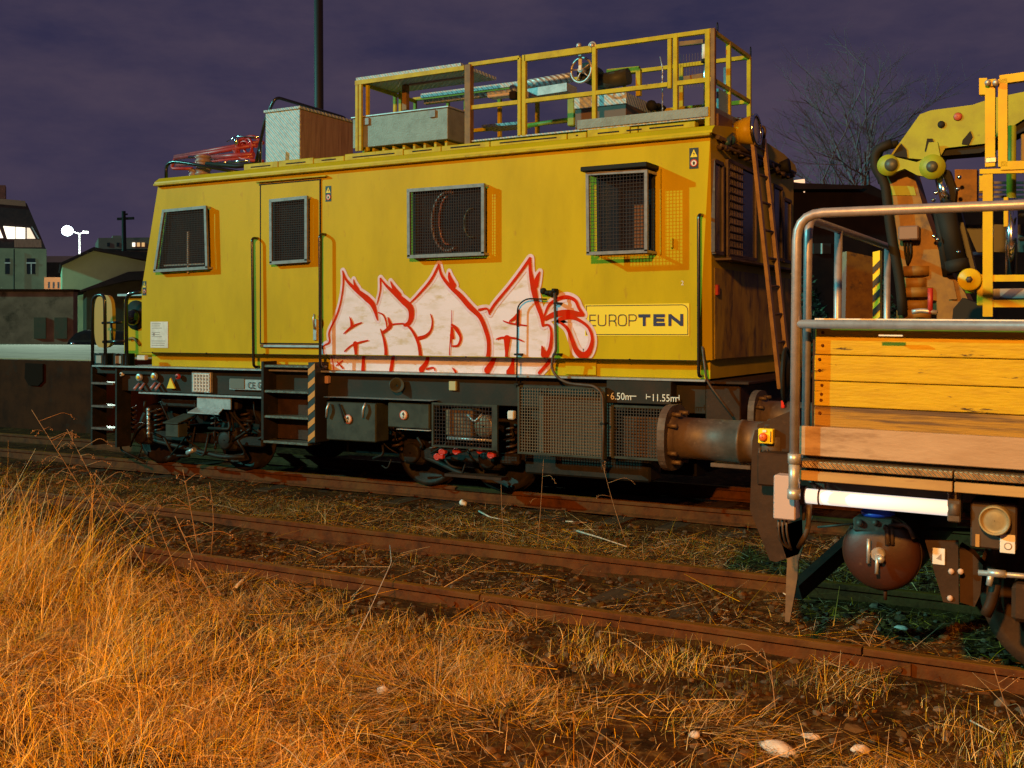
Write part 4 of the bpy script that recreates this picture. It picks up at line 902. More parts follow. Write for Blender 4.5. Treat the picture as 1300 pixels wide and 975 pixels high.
# lower end wall skin, mottled browner than the body
m = MB(); m.prism([(XF - .004, 9.84, 1.50), (XF - .004, 12.56, 1.50), (XF - .004, 12.56, 2.36), (XF - .004, 9.84, 2.36)], (.006, 0, 0)); m.build('end_wall', EB, V)
def ewin(pts, name='window', m_=GLASS):
    o = MB().prism([EP(u, v, .006) for u, v in pts], (.012, 0, 0)).build(name, m_, V); f = MB()
    ps = [EP(u, v, .02) for u, v in pts]
    for a, b in zip(ps, ps[1:] + ps[:1]): f.bar(a, b, .035, .035, up=(1, 0, 0))
    f.build('frame', GRIME, o); return o
ewin([(906, 204), (917, 209), (917, 322), (906, 320)]); ewin([(923, 203), (959, 220), (959, 330), (923, 324)]); ewin([(981, 235), (992, 240), (992, 330), (981, 329)]); ewin([(994, 252), (1003, 256), (1003, 333), (994, 331)])
m = MB(); m.box((XF, 9.84, 2.43), (XF + .16, 12.5, 2.45)); m.build('end_ledge', GRIME, V)
m = MB()
for k in range(12): zz = 2.5 + k * .075; m.box((XF + .02, 10.15, zz), (XF + .045, 10.62, zz + .008))
for k in range(10): yy = 10.12 + k * .05; m.box((XF + .03, yy, 2.47), (XF + .036, yy + .008, 3.4))
m.build('end_window_grille', GRIME, V)
# pipe, hoses, chromed strip under the roof edge at the end
m = MB(); m.tube([(XF + .04, 9.80, 3.58), (XF + .04, 12.5, 3.58)], .022, 8); m.tube([(XF + .08, 9.78, 3.50), (XF + .08, 11.2, 3.52)], .014, 8); m.build('end_pipe', GRIME, V)
m = MB(); q = random.Random(9)
for k in range(12): y_ = 9.9 + k * .22; m.cyl((XF, y_, 3.50 + q.uniform(-.02, .02)), (XF + .08 + q.uniform(0, .06), y_, 3.5 + q.uniform(-.02, .04)), .025, 8)
m.build_each('end_fitting', GRIME, V)
MB().box((XF + .0, 9.84, 2.10), (XF + .03, 9.90, 2.20), .005).build('tail_lamp', RED, V)
# ladder leaning on the end
ld = MB()
r1a, r1b = Vector((-3.22, 10.50, 3.72)), Vector((-2.95, 10.53, 1.20)); r2a, r2b = Vector((-3.22, 10.90, 3.72)), Vector((-2.95, 10.90, 1.20))
ld.bar(r1a, r1b, .035, .07); ld.bar(r2a, r2b, .035, .07)
LD = ld.build('ladder', mat('ladder_steel', (.34, .22, .12), .5, .2, c2=(.22, .13, .07), scale=9), V)
rg_ = MB()
for k in range(9): t = .05 + k * .11; rg_.cyl(r1a.lerp(r1b, t), r2a.lerp(r2b, t), .014, 8)
rg_.tube([r1a, r1a + Vector((.02, 0, .12)), r1a + Vector((-.2, 0, .16))], .016, 8, .06); rg_.tube([r2a, r2a + Vector((.02, 0, .12)), r2a + Vector((-.2, 0, .16))], .016, 8, .06)
rg_.build_each('rung', GRIME, LD)
MB().tube([(-2.98, 11.05, 2.35), (-2.90, 11.05, 2.30), (-2.86, 11.05, 1.3)], .012, 8, .05).build('handrail', GALV, V)
# headstock, buffers, steps at this end
m = MB(); m.box((-3.46, 9.82, .85), (-3.12, 12.48, 1.27), .01); m.box((-3.40, 9.75, 1.27), (-3.02, 12.5, 1.295), .004); m.build('headstock', WAGB, V)
m = MB(); m.cyl((-3.05, 9.95, 1.0), (-3.05, 11.0, 1.0), .035, 12)
for k in range(14): m.torus((-3.05, 10.0 + k * .06, 1.0), (0, 1, 0), .045, .010, 14)
m.build('coupling_spring', GRIME, V)
m = MB(); m.tube([(-3.44, 9.68, 1.62), (-3.40, 9.68, 1.30), (-3.15, 9.70, .98)], .012, 8, .08); m.build('end_handrail', GRIME, V)

# ---------------------------------------------------------------- left front platform
xa = XA(118, 9.75); ft = MB(); ft.box((xa, 9.78, 1.20), (xl + .1, 12.4, 1.285), .005); ft.build('front_deck', DARK, V)
nb = MB(); nb.box((XA(155, 10.3), 10.3, 1.40), (xl + .02, 12.0, 2.22), .04); NB = nb.build('front_hood', YEL, V)
MB().box((XA(153, 10.28), 10.22, 2.225), (xl + .02, 12.05, 2.26), .006).build('hood_lid', GALV, NB)
c = PY(173, 400, 10.29); MB().lathe((c.x, 10.295, c.z), (0, -1, 0), [(0, .01), (0, .20), (.02, .20), (.02, .01)], 24).build('hood_opening', RUB, NB)
MB().sphere((c.x + .03, 10.22, c.z - .03), .11, 16).build('horn_dome', mat('dark_gloss', (.01, .01, .012), .08, coat=1), NB)
m = MB(); ml = PY(170, 440, 10.28); m.tube([(ml.x - .1, 10.28, ml.z + .10), (ml.x, 10.28, ml.z + .12), (ml.x + .12, 10.28, ml.z + .02)], .02, 8, .05); m.build('hood_handle', ORG, NB)
def loopr(pts, y, r=.018): MB().tube([PY(u, v, y) for u, v in pts], r, 10, .14).build_each('front_handrail', BLK, V)
loopr([(117.5, 470), (117.5, 376), (133, 373), (134, 470)], 9.80, .022)
loopr([(161, 470), (160, 373), (180, 371)], 9.80, .024)
loopr([(131, 434), (160, 433)], 9.82, .02); loopr([(130, 410), (156, 409)], 10.4, .018); loopr([(141, 410), (143, 434)], 10.4, .015)
c0 = PY(131, 408, 10.7); pw = MB(); 
pts = []
for k in range(24):
    a = 2 * math.pi * k / 24; pts.append((c0.x + .19 * math.copysign(abs(math.cos(a)) ** .6, math.cos(a)), 10.7, c0.z - .0 + .38 * math.copysign(abs(math.sin(a)) ** .6, math.sin(a))))
pw.prism(pts, (0, .06, 0)); pw.build('front_panel', mat('panel_orange', (.5, .26, .02), .5), V)
for u in (125, 150):
    p = PY(u, 462, 9.9); m = MB(); m.box((p.x - .10, 9.9, 1.29), (p.x + .10, 10.1, 1.46), .01); o = m.build('front_socket', RUB, V)
    MB().box((p.x - .05, 9.893, 1.33), (p.x + .06, 9.902, 1.43)).build('socket_label', mat('socket_grey', (.3, .28, .26), .6), o)
p = PY(183, 454, 9.7); m = MB(); m.box((p.x - .07, 9.64, p.z - .03), (p.x + .08, 9.70, p.z + .03), .008); m.build('marker_lamp', WHT, V)
m = MB()
for v_ in (486, 515, 543):
    p = PY(118, v_, 9.75); p2 = PY(146, v_, 9.75); m.box((p.x, 9.72, p.z - .018), (p2.x, 9.95, p.z + .012), .004)
m.build_each('front_step', mat('step_steel', (.16, .12, .11), .4, .3, c2=(.1, .06, .05), scale=12), V)
m = MB(); p = PY(118, 480, 9.75); p2 = PY(147, 480, 9.75); m.box((p.x - .03, 9.74, .25), (p.x, 9.97, 1.28)); m.box((p2.x, 9.74, .25), (p2.x + .03, 9.97, 1.28)); m.build_each('step_side', DARK, V)

# ---------------------------------------------------------------- underframe
UB = MB(); UB.box((XA(147, 9.8), 9.83, .98), (-3.46, 12.4, 1.287), .006); UBo = UB.build('underframe_beam', BEAM, V)
m = MB(); m.box((XA(176, 9.8), 9.80, .955), (XA(333, 9.8), 9.84, .975)); m.build('beam_flange', GALV, V)
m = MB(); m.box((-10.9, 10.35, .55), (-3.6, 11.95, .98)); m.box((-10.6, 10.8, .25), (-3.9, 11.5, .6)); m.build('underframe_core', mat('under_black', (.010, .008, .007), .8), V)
def upart(u0, v0, u1, v1, y, dep, name, m_, bev=.008, par=None):
    a, b = PY(u0, (v0), y), PY(u1, v1, y); return MB().box((a.x, y, a.z), (b.x, y + dep, b.z), bev).build(name, m_, par or V)
upart(243, 472, 267, 499, 9.78, .05, 'grille_frame', GALV)
m = MB()
a, b = PY(246, 475, 9.77), PY(265, 497, 9.77)
for k in range(6): zz = b.z + (a.z - b.z) * k / 5; m.box((a.x, 9.771, zz - .006), (b.x, 9.778, zz + .006))
for k in range(6): xx = a.x + (b.x - a.x) * k / 5; m.box((xx - .006, 9.764, b.z), (xx + .006, 9.771, a.z))
m.build('vent_grille', WHT, V)
pl_ = upart(291, 481, 333.5, 496, 9.785, .012, 'type_plate', GALV)
a = PY(292, 494, 9.78); MB().box((a.x, 9.776, a.z + .01), (a.x + .23, 9.784, a.z + .13)).build('plate_print', mat('plate_grey', (.12, .12, .11), .6), pl_)
mm_ = text_mb('CE', .11, (XA(314.5, 9.78), 9.776, PY(315, 493, 9.78).z), sx=.9); mm_.build('certification_mark', STICK, pl_)
mm_ = text_mb('G', .11, (XA(327, 9.78), 9.776, PY(328, 493, 9.78).z), sx=.8); mm_.build('approval_mark', STICK, pl_)
# gauges and valves left
for (u, v, r, mt) in ((156, 475, .026, WHT), (178, 479, .05, GALV), (197, 478, .05, GALV), (227, 478, .035, RED)):
    p = PY(u, v, 9.8); m = MB(); m.lathe((p.x, 9.80, p.z), (0, -1, 0), [(0, r), (.03, r), (.035, r * .8), (.035, .004)], 16); o = m.build('gauge', mt, V)
    MB().lathe((p.x, 9.764, p.z), (0, -1, 0), [(0, r * .45), (.012, r * .4), (.012, .002)], 12).build('gauge_cap', YST if mt is GALV else STICK, o)
for (u, v) in ((175, 491), (182, 491), (196, 490), (202, 491)):
    p = PY(u, v, 9.8); MB().cyl((p.x, 9.74, p.z - .03), (p.x, 9.82, p.z + .04), .018, 8).build('valve', mat('valve_mauve', (.35, .2, .28), .4), V)
m = MB(); p = PY(216, 488, 9.78); m.prism([(p.x - .06, 9.78, p.z - .05), (p.x + .08, 9.78, p.z - .05), (p.x, 9.78, p.z + .08)], (0, .02, 0)); m.build('warning_flag', YST, V)
# bogies: wheels, axle boxes, springs
for (u_, near) in ((205, 1), (312, 1), (545, 1), (640, 1)):
    xw = XA(u_, 10.35); ws = MB(); r = .40
    for yy in (10.33, 11.83): ws.lathe((xw, yy, r + .002), (0, 1, 0), [(0, .06), (-.03, .10), (.01, .33), (-.02, .35), (-.02, r), (.11, r), (.11, r + .025), (.135, r + .025), (.135, .3), (.06, .06)], 30)
    ws.cyl((xw, 10.0, r), (xw, 12.3, r), .07, 12); W_ = ws.build('wheelset', BOG, V)
    ab = MB(); ab.box((xw - .14, 10.02, r - .13), (xw + .14, 10.22, r + .15), .03); ab.lathe((xw, 10.02, r), (0, -1, 0), [(0, .11), (.04, .11), (.05, .09), (.05, .01)], 16); ab.build('axle_box', BOG, W_)
    spg = MB()
    for sx in (-.25, .25):
        pts = [(xw + sx + .055 * math.cos(t * .7), 10.08 + .055 * math.sin(t * .7), r + .02 + t * .0072) for t in range(48)]; spg.tube(pts, .014, 6)
    spg.build_each('coil_spring', mat('spring_brown', (.045, .02, .012), .5), W_)
for (ua, ub) in ((180, 335), (525, 660)):
    m = MB(); x0, x1 = XA(ua, 10.05), XA(ub, 10.05); m.box((x0, 10.02, .34), (x1, 10.10, .46), .02); m.box((x0 + .4, 10.0, .78), (x1 - .4, 10.12, .92), .02)
    m.tube([(x0, 10.05, .40), (x0 + .3, 10.05, .32), (x1 - .6, 9.95, .20), (x1 - .2, 9.95, .22)], .03, 8, .1); m.build('bogie_frame', BOG, V)
# small covers under the left end
m = MB(); p = PY(247, 515, 9.75); m.prism([(p.x - .06, 9.85, .80), (p.x + .38, 9.85, .80), (p.x + .40, 9.75, .74), (p.x - .12, 9.75, .74)], (0, 0, .012)); m.box((p.x - .06, 9.85, .80), (p.x + .5, 9.87, .95)); m.build('cover_plate', GALV, V)
m = MB(); p = PY(225, 535, 9.75); m.prism([(p.x - .22, 9.72, p.z - .03), (p.x + .04, 9.72, p.z - .03), (p.x + .12, 9.95, p.z + .07), (p.x - .10, 9.95, p.z + .07)], (0, 0, .012)); m.box((p.x - .20, 9.74, p.z - .20), (p.x + .03, 9.90, p.z - .035), .01); m.build('sand_box', DGREY, V)
m = MB(); m.tube([PY(188, 518, 9.72), PY(189, 555, 9.72)], .018, 8)
for k in range(6): m.sphere(PY(188.6, 520 + k * 6, 9.70), .024, 8)
m.build('chain', GALV, V)
p = PY(238, 575, 9.7); MB().cyl(p, p + Vector((.12, 0, .05)), .03, 10).build('pipe_end', GALV, V)
m = MB(); q = random.Random(77)
for k in range(26):
    u_ = q.uniform(150, 330); a = PY(u_, q.uniform(505, 560), 9.95); m.tube([a, a + Vector((q.uniform(-.12, .12), q.uniform(-.05, .1), -q.uniform(.05, .3))), a + Vector((q.uniform(-.4, .4), .05, -q.uniform(.1, .35)))], q.uniform(.008, .02), 6, .08)
for k in range(16):
    u_ = q.uniform(480, 660); a = PY(u_, q.uniform(515, 590), 9.9); m.tube([a, a + Vector((q.uniform(-.1, .1), 0, -q.uniform(.03, .14))), a + Vector((q.uniform(-.25, .25), .05, -q.uniform(.0, .2)))], q.uniform(.008, .016), 6, .06)
m.build_each('brake_hose', BOG, V)
# crew steps with striped post
m = MB(); 
for v_ in (463, 495, 527, 559):
    a, b = PY(334, v_, 9.62), PY(391, v_, 9.62); m.box((a.x, 9.62, a.z - .03), (b.x, 9.85, a.z), .005)
ST = m.build('crew_steps', mat('tread_grey', (.13, .13, .11), .45, .3, c2=(.07, .06, .05), scale=20, bump=.3, bscale=60), V)
a, b = PY(334, 462, 9.62), PY(391, 562, 9.62)
MB().box((a.x - .02, 9.61, b.z), (a.x + .015, 9.86, a.z + .03)).build('side_plate', DARK, ST)
MB().box((a.x, 9.86, b.z), (b.x, 9.88, a.z)).build('back_plate', WAGB, ST)
m = MB(); a, b = PY(391, 460, 9.6), PY(400, 562, 9.6); MB().box((a.x, 9.60, b.z), (b.x, 9.86, a.z), .004).build('striped_post', STICK, ST)
m = MB(); H_ = a.z - b.z; n_ = 6
for k in range(n_):
    z0 = b.z + H_ * (k + .15) / n_; dz = H_ / n_ * .45; m.prism([(a.x + .003, 9.5965, z0 - .02), (b.x - .003, 9.5965, z0 + .05), (b.x - .003, 9.5965, min(z0 + .05 + dz, a.z)), (a.x + .003, 9.5965, z0 - .02 + dz)], (0, .001, 0))
m.build_each('orange_stripe', mat('stripe_orange', (.55, .24, .04), .5), ST)
# cabinets
p = upart(404, 477, 416, 487, 9.77, .06, 'socket_box', mat('pale_socket', (.5, .27, .2), .5)); 
cb = upart(414, 510, 477, 562, 9.68, .25, 'tool_cabinet', DGREY, .012); upart(410, 504, 546, 509, 9.66, .28, 'cabinet_hood', GALV, .004)
upart(492, 511, 545, 545, 9.72, .22, 'small_cabinet', DGREY, .012); upart(503, 545, 545, 547, 9.70, .2, 'cabinet_lip', WHT, .002)
for (u, v) in ((444, 532), (511.5, 527)):
    c = PY(u, v, 9.70); y = 9.672 if u < 480 else 9.712
    o = MB().lathe((c.x, y, c.z), (0, -1, 0), [(0, .002), (0, .052), (.004, .052), (.004, .002)], 24).build('round_sign', WHT, V)
    MB().ring((c.x, y - .0065, c.z), (0, 1, 0), .044, .051, 24, .001).build('sign_ring', mat('sign_red', (.55, .04, .015), .5), o)
    MB().prism([(c.x + a * .045, y - .007, c.z + b * .045) for a, b in [(-.2, -.75), (.15, -.75), (.0, -.3), (.35, .1), (.1, .7), (-.1, .7), (-.45, .15), (.0, .0)]], (0, .001, 0)).build('pictogram', STICK, o)
m = MB()
for u in (418, 464):
    a = PY(u, 512, 9.66); m.tube([a, a + Vector((-.01, -.03, -.06)), a + Vector((-.03, -.01, -.16))], .014, 8, .03)
m.build_each('cabinet_handle', BLUE if False else GALV, V)
m = MB(); a = PY(430, 513, 9.66); m.tube([a, a + Vector((.1, -.01, -.2))], .012, 6); m.build('cabinet_strap', RUB, V)
# caged unit
a, b = PY(548, 511, 9.66), PY(631, 572, 9.66)
m = MB(); 
m.box((a.x, 9.66, a.z - .02), (b.x, 9.69, a.z)); m.box((a.x, 9.66, b.z), (b.x, 9.69, b.z + .015)); m.box((a.x, 9.661, b.z + .015), (a.x + .02, 9.69, a.z - .02)); m.box((b.x - .06, 9.661, b.z + .015), (b.x, 9.69, a.z - .02))
CG = m.build('cage', DGREY, V); m = MB(); x = a.x + .02
while x < b.x - .06: m.box((x - .002, 9.664, b.z), (x + .002, 9.668, a.z)); x += .038
z = b.z + .02
while z < a.z: m.box((a.x, 9.668, z - .002), (b.x, 9.672, z + .002)); z += .038
m.build('cage_mesh', WIRE, CG)
m = MB(); m.box((a.x + .08, 9.80, b.z + .10), (a.x + .42, 10.0, a.z - .07), .02); m.lathe((a.x + .6, 9.8, (a.z + b.z) / 2), (0, -1, 0), [(0, .12), (.06, .12), (.07, .09), (.07, .01)], 18); m.build('generator', mat('gen_tan', (.20, .14, .09), .4, .3, c2=(.08, .05, .04), scale=16), CG)
m = MB(); m.tube([(a.x + .15, 9.74, b.z + .09), (b.x - .1, 9.74, b.z + .09)], .016, 8); m.tube([(a.x + .4, 9.74, b.z + .35), (a.x + .5, 9.72, b.z + .27), (a.x + .58, 9.74, b.z + .36)], .014, 8, .05); m.build('pipework', GALV, CG)
m = MB()
for (u, v, dx) in ((554, 580, .1), (560, 574, .0), (578, 573, .0), (608, 572, 0), (622, 578, .0)):
    p = PY(u, v, 9.75); m.box((p.x - .04, 9.75, p.z - .02), (p.x + .05 + dx * .3, 9.8, p.z + .02), .006); m.torus((p.x, 9.76, p.z), (0, 1, 0), .03, .009, 12)
m.build_each('drain_tap', mat('tap_red', (.50, .035, .02), .4), V)
p = PY(649, 527, 9.72); MB().box((p.x - .04, 9.70, p.z - .045), (p.x + .04, 9.76, p.z + .045), .012).build('junction_box', WHT, V)
p = PY(574, 490, 9.8); MB().box((p.x - .045, 9.80, p.z - .05), (p.x + .045, 9.835, p.z + .05), .006).build('socket_cover', mat('socket_cream', (.45, .4, .22), .5), V)
m = MB(); p = PY(503, 490, 9.78); m.lathe((p.x, 9.8, p.z), (.6, -1, .2), [(0, .01), (.0, .06), (.07, .085), (.07, .075), (.02, .01)], 18); m.build('work_lamp', DGREY, V)
# radiator grilles
def grille(u0, v0, u1, v1, y, inner, cell=.035, wm=None):
    a, b = PY(u0, v0, y), PY(u1, v1, y); 
    m = MB(); m.box((a.x, y, a.z - .02), (b.x, y + .05, a.z)); m.box((a.x, y, b.z), (b.x, y + .05, b.z + .02)); m.box((a.x, y + .001, b.z + .02), (a.x + .02, y + .05, a.z - .02)); m.box((b.x - .02, y + .001, b.z + .02), (b.x, y + .05, a.z - .02))
    G = m.build('radiator_cage', DGREY, V); m = MB(); x = a.x + .02
    while x < b.x: m.box((x - .003, y + .006, b.z), (x + .003, y + .011, a.z)); x += cell
    z = b.z + .02
    while z < a.z: m.box((a.x, y + .011, z - .003), (b.x, y + .016, z + .003)); z += cell
    m.build('cage_mesh', wm or WIREB, G)
    MB().box((a.x + inner, y + .20, b.z), (b.x, y + .30, a.z - .12), .005).build('radiator_core', mat('radiator_core', (.11, .06, .032), .7, c2=(.06, .033, .02), scale=12), G)
    MB().box((a.x, y + .30, b.z), (b.x, y + .5, a.z)).build('cage_back', DARK, G)
grille(657, 489, 768, 583, 9.62, .14, .030); grille(776, 514, 846, 586, 9.66, .04, .030, mat('dark_mesh_wire', (.045, .028, .018), .6))
MB().box((XA(770, 9.68), 9.68, PY(800, 512, 9.68).z), (-3.75, 9.9, 1.283), .004).build('side_panel', BEAM, V)
c = PY(775, 507, 9.68); text_mb('6.50m', .098, (c.x, 9.676, c.z), sx=.92).build('distance_lettering', WPNT, V)
c2 = PY(827, 509, 9.68); text_mb('11.55m', .098, (c2.x, 9.676, c2.z), sx=.88).build('distance_lettering', WPNT, V)
m = MB(); zc = c.z + .035
m.box((XA(769.5, 9.68), 9.675, zc), (XA(773, 9.68), 9.677, zc + .008)); m.box((XA(801, 9.68), 9.675, zc), (XA(808, 9.68), 9.677, zc + .008))
z2 = c2.z + .035; m.box((XA(821, 9.68), 9.675, z2), (XA(826, 9.68), 9.677, z2 + .008)); m.box((XA(855, 9.68), 9.675, z2), (XA(862, 9.68), 9.677, z2 + .008))
m.box((XA(820.5, 9.68), 9.674, z2 - .02), (XA(821.3, 9.68), 9.677, z2 + .03)); m.box((XA(862, 9.68), 9.674, z2 - .02), (XA(862.8, 9.68), 9.677, z2 + .03)); m.build('distance_marks', WPNT, V)
m = MB(); a = PY(660, 585, 9.8); m.box((a.x, 9.9, .28), (a.x + 1.4, 10.2, .5), .02); m.build('lower_tank', DARK, V)
p1 = PY(596, 606, 9.75); MB().box((p1.x - .35, 9.80, p1.z - .02), (p1.x + .36, 9.95, p1.z + .012), .004).build('foot_bracket', WAGB, V)

# ---------------------------------------------------------------- roof equipment
rz = 3.74
# chequer-plate cabinet, cool and warm lamp light put into its face colours
X0, X1 = -9.27, -8.73
cab = MB().box((X0, 10.2, rz - .02), (X1, 10.215, 4.45)).build('roof_cabinet', mat('chequer_plate_cool_lit', (.50, .68, .80), .45, .1, c2=(.40, .54, .64), scale=30, lo=.45, hi=.6, bump=.6, bscale=9, btype='checker'), V)
MB().box((X0 + .003, 10.216, rz - .02), (X1, 11.25, 4.45), .004).build('cabinet_side', mat('cabinet_plate_warm_lit', (.40, .25, .15), .45, .3, c2=(.26, .15, .08), scale=5, stretch=(1, 5, .4)), cab)
MB().box((X0 - .02, 10.18, 4.452), (X1 + .02, 11.27, 4.485), .004).build('cabinet_lid', ALU, cab)
# second cabinet continuing to the toolbox
m = MB(); a = PY(325, 207, 10.4); m.tube([a, PY(337, 150, 10.4), PY(350, 123, 10.4), PX(440, 150, -9.06), PX(441, 158, -9.06) + Vector((0, .05, -.3))], .020, 10, .08); m.build('roof_rail', BLK, V)
m = MB(); m.tube([PY(330, 208, 10.0), PY(331, 180, 10.0)], .02, 8); m.tube([PY(211, 229, 10.2), PY(211, 209, 10.2), PY(220, 205, 10.2), PY(236, 207, 10.2), PY(312, 220, 10.2)], .022, 8, .08); m.build('roof_rail', BLK, V)
# pantograph, folded
pt = MB(); yb = 10.75
def PP(u, v, y=10.75): return PY(u, v, y)
pt.tube([PP(222, 201), PP(268, 194), PP(326, 184)], .028, 10); pt.tube([PP(222, 199, 11.5), PP(330, 180, 11.5)], .028, 10)
pt.tube([PP(224, 210), PP(265, 206), PP(322, 199)], .022, 10); pt.tube([PP(265, 200), PP(322, 196)], .035, 8)
pt.tube([PP(219, 206), PP(218, 214), PP(244, 214)], .022, 8, .05); pt.tube([PP(222, 201), PP(218, 214)], .02, 8)
pt.tube([PP(300, 196), PP(302, 178), PP(322, 172), PP(334, 182)], .026, 8, .1); pt.tube([PP(296, 190), PP(306, 202), PP(334, 205)], .024, 8, .06)
pt.tube([PP(222, 201, 10.75), PP(222, 201, 11.5)], .02, 8); pt.tube([PP(325, 186, 10.75), PP(325, 184, 11.5)], .02, 8)
PTO = pt.build('pantograph', PANT, V)
m = MB(); m.torus(PP(315, 186), (.3, 1, .1), .10, .02, 20); m.torus(PP(312, 192), (0.1, 1, .3), .13, .016, 20); m.build('red_hose', mat('hose_red', (.38, .02, .03), .35), PTO)
m = MB()
for (u0, u1, v_) in ((274, 288, 207), (290, 316, 205), (240, 266, 199)): m.cyl(PP(u0, v_ + .5, 10.6), PP(u1, v_ - 1, 10.6), .022, 10)
m.tube([PP(288, 180, 10.7), PP(300, 173, 10.7), PP(328, 174, 10.7)], .008, 6, .1); m.cyl(PP(299, 174, 10.7), PP(301, 184, 10.7), .03, 10); m.build('damper', CHROME, PTO)
m = MB(); p = PP(257, 222, 10.4)
INS = mat('insulator_mauve', (.30, .20, .19), .4)
for (u, v0, v1, r) in ((246, 215, 226, .07), (258, 200, 222, .11)):
    a, b = PP(u, v1, 10.4), PP(u, v0, 10.4); m.cyl((a.x, 10.4, rz - .02), (a.x, 10.4, b.z), r * .8, 16)
    z = rz
    while z < b.z: m.lathe((a.x, 10.4, z), (0, 0, 1), [(0, r * .8), (.02, r), (.04, r * .8)], 16); z += .055
m.build_each('insulator', INS, PTO)
m = MB(); m.box((PP(285, 205, 10.5).x, 10.5, rz), (PP(330, 205, 10.5).x, 11.6, rz + .05)); m.tube([PP(262, 208, 10.3), PP(300, 211, 10.3), PP(330, 208, 10.3)], .03, 8); m.build('pantograph_base', DARK, PTO)
# long tool chest
cx0, cx1 = -7.69, -6.40; ch = MB().box((cx0, 9.90, 3.84), (cx1, 10.28, 4.18), .006).build('roof_tool_chest', ALUD, V)
MB().box((cx0 - .015, 9.885, 4.182), (cx1 + .015, 10.30, 4.20), .004).build('chest_lid', GALV, ch)
m = MB()
for u in (465, 549): p = PY(u, 144, 9.9); m.box((p.x - .03, 9.88, 4.09), (p.x + .05, 9.90, 4.17), .004)
m.build_each('chest_latch', GUARD, ch)
m = MB()
for k in range(9): x = cx0 + .1 + k * .14; m.box((x, 9.95, 3.76), (x + .03, 10.2, 3.835))
m.build_each('chest_foot', YEL2, ch)
# work platform with railings
PZ = 3.78; Y0, Y1 = 9.87, 11.02; XR = -3.41; XL = -7.62; XM = XA(596, Y0)
plat = MB().box((XM, Y0 - .02, 3.775), (XR + .01, Y1 + .02, 3.79)).build('work_platform', ALU, V)
m = MB(); m.box((XA(735, Y0), Y0 - .038, 3.792), (XR - .03, Y0 - .028, 3.88)); m.box((XR + .018, Y0 + .03, 3.792), (XR + .028, Y1, 3.878)); m.box((XM, Y1 + .022, 3.79), (XR, Y1 + .03, 3.90)); m.build('toe_board', ALUD, plat)
RT_ = 4.60; RMZ = 4.14; s = .042
def post(u, y=Y0, z0=3.78, z1=RT_, w_=s, m_=YEL2, nm='railing_post'):
    x = XA(u, y); return MB().box((x - w_ / 2, y - w_ / 2, z0), (x + w_ / 2, y + w_ / 2, z1), .004).build(nm, m_, plat)
for u, z0, z1, w_, m_ in ((595.6, 3.75, 4.60, .075, ORG), (660, 3.78, 4.60, .04, YEL2), (666, 3.78, 4.62, .045, YEL2), (755, 3.78, 4.60, .045, YEL2), (850.5, 4.10, 4.58, .04, YEL2), (858, 3.78, 4.62, .045, YEL2), (899, 3.70, 4.62, .05, YEL2), (905.5, 3.70, 4.62, .045, ORG)): post(u, Y0, z0, z1, w_, m_)
m = MB(); xr_ = XA(903, Y0)
m.bar((XM, Y0, RT_), (XA(660, Y0), Y0, RT_), .04); m.bar((XA(667, Y0), Y0, RT_ - .015), (XA(752, Y0), Y0, RT_ - .015), .045, .065); m.bar((XA(757, Y0), Y0, RT_), (xr_, Y0, RT_), .04)
m.bar((XM, Y0, RMZ), (XA(658, Y0), Y0, RMZ), .042); m.bar((XA(668, Y0), Y0, RMZ), (XA(848, Y0), Y0, RMZ), .042); m.bar((XA(859, Y0), Y0, RMZ), (xr_, Y0, RMZ), .042); m.build_each('railing_bar', YEL2, plat)
# far side and end railing
m = MB(); m.bar((XL, Y1, RT_), (XR, Y1, RT_), .04); m.bar((XL, Y1, RMZ), (XR, Y1, RMZ), .04); m.bar((XR, Y0, RT_), (XR, Y1, RT_), .035); m.bar((XR, Y0, RMZ), (XR, Y1, RMZ), .035); m.build_each('railing_bar', YEL2, plat)
m = MB()
for x in (XR, -4.15, -5.0, -5.9, -6.4): m.box((x - .02, Y1 - .02, 3.79), (x + .02, Y1 + .02, RT_))
m.box((XR - .022, 10.36 - .02, 3.79), (XR + .02, 10.36 + .02, RT_)); m.build_each('railing_post', YEL2, plat)
# folded section at left under the chequer plate
tp = MB(); tp.frame_box((XL, Y0, 4.60), (XA(585, Y0) - XL, 0, 0), (0, .75, 0), (0, 0, .035)); tp.build('folded_walkway', ALU, plat)
m = MB()
for (x, y) in ((XL + .02, Y0), (XL + .07, Y0), (XL + .13, Y0 + .05), (XL + .02, 10.6), (XL + .10, 10.6), (XL + .02, Y1), (XL + .5, Y1), (XL + .75, Y1)): m.box((x - .017, y - .017, 3.80), (x + .017, y + .017, 4.60))
m.box((XL, Y0 - .02, 4.55), (XA(590, Y0), Y0 + .02, 4.597)); m.box((XL, Y0, 4.56), (XL + .03, Y1, 4.597)); m.build_each('folded_post', YEL2, plat)
m = MB(); m.bar(PY(515, 108, 10.3), PY(515, 140, 10.3), .06); m.bar(PY(515, 103, 10.3), PY(522, 103, 10.3), .06); m.build('support_bracket', ORG, plat)
m = MB(); m.bar(PY(520, 107, 10.3), PY(590, 97, 10.3), .035); m.build('grip_bar', mat('mauve_bar', (.35, .17, .15), .5), plat)
m = MB(); m.bar(PY(535, 122, 10.9), PY(660, 106, 10.9), .035, .05); m.bar(PY(540, 130, 10.7), PY(660, 115, 10.7), .07, .05); m.bar(PY(620, 163, 10.6), PY(665, 159, 10.6), .3, .03); m.build('chequer_step', ALU, plat)
m = MB(); m.box(PY(618, 124, 10.5), PY(646, 117, 10.5) + Vector((0, .15, 0)), .01); L1 = m.build('work_light', WHT, plat)
m = MB(); m.box(PY(646, 126, 10.48), PY(654, 115, 10.48) + Vector((0, .17, 0)), .008); m.build('lamp_cap', RUB, L1)
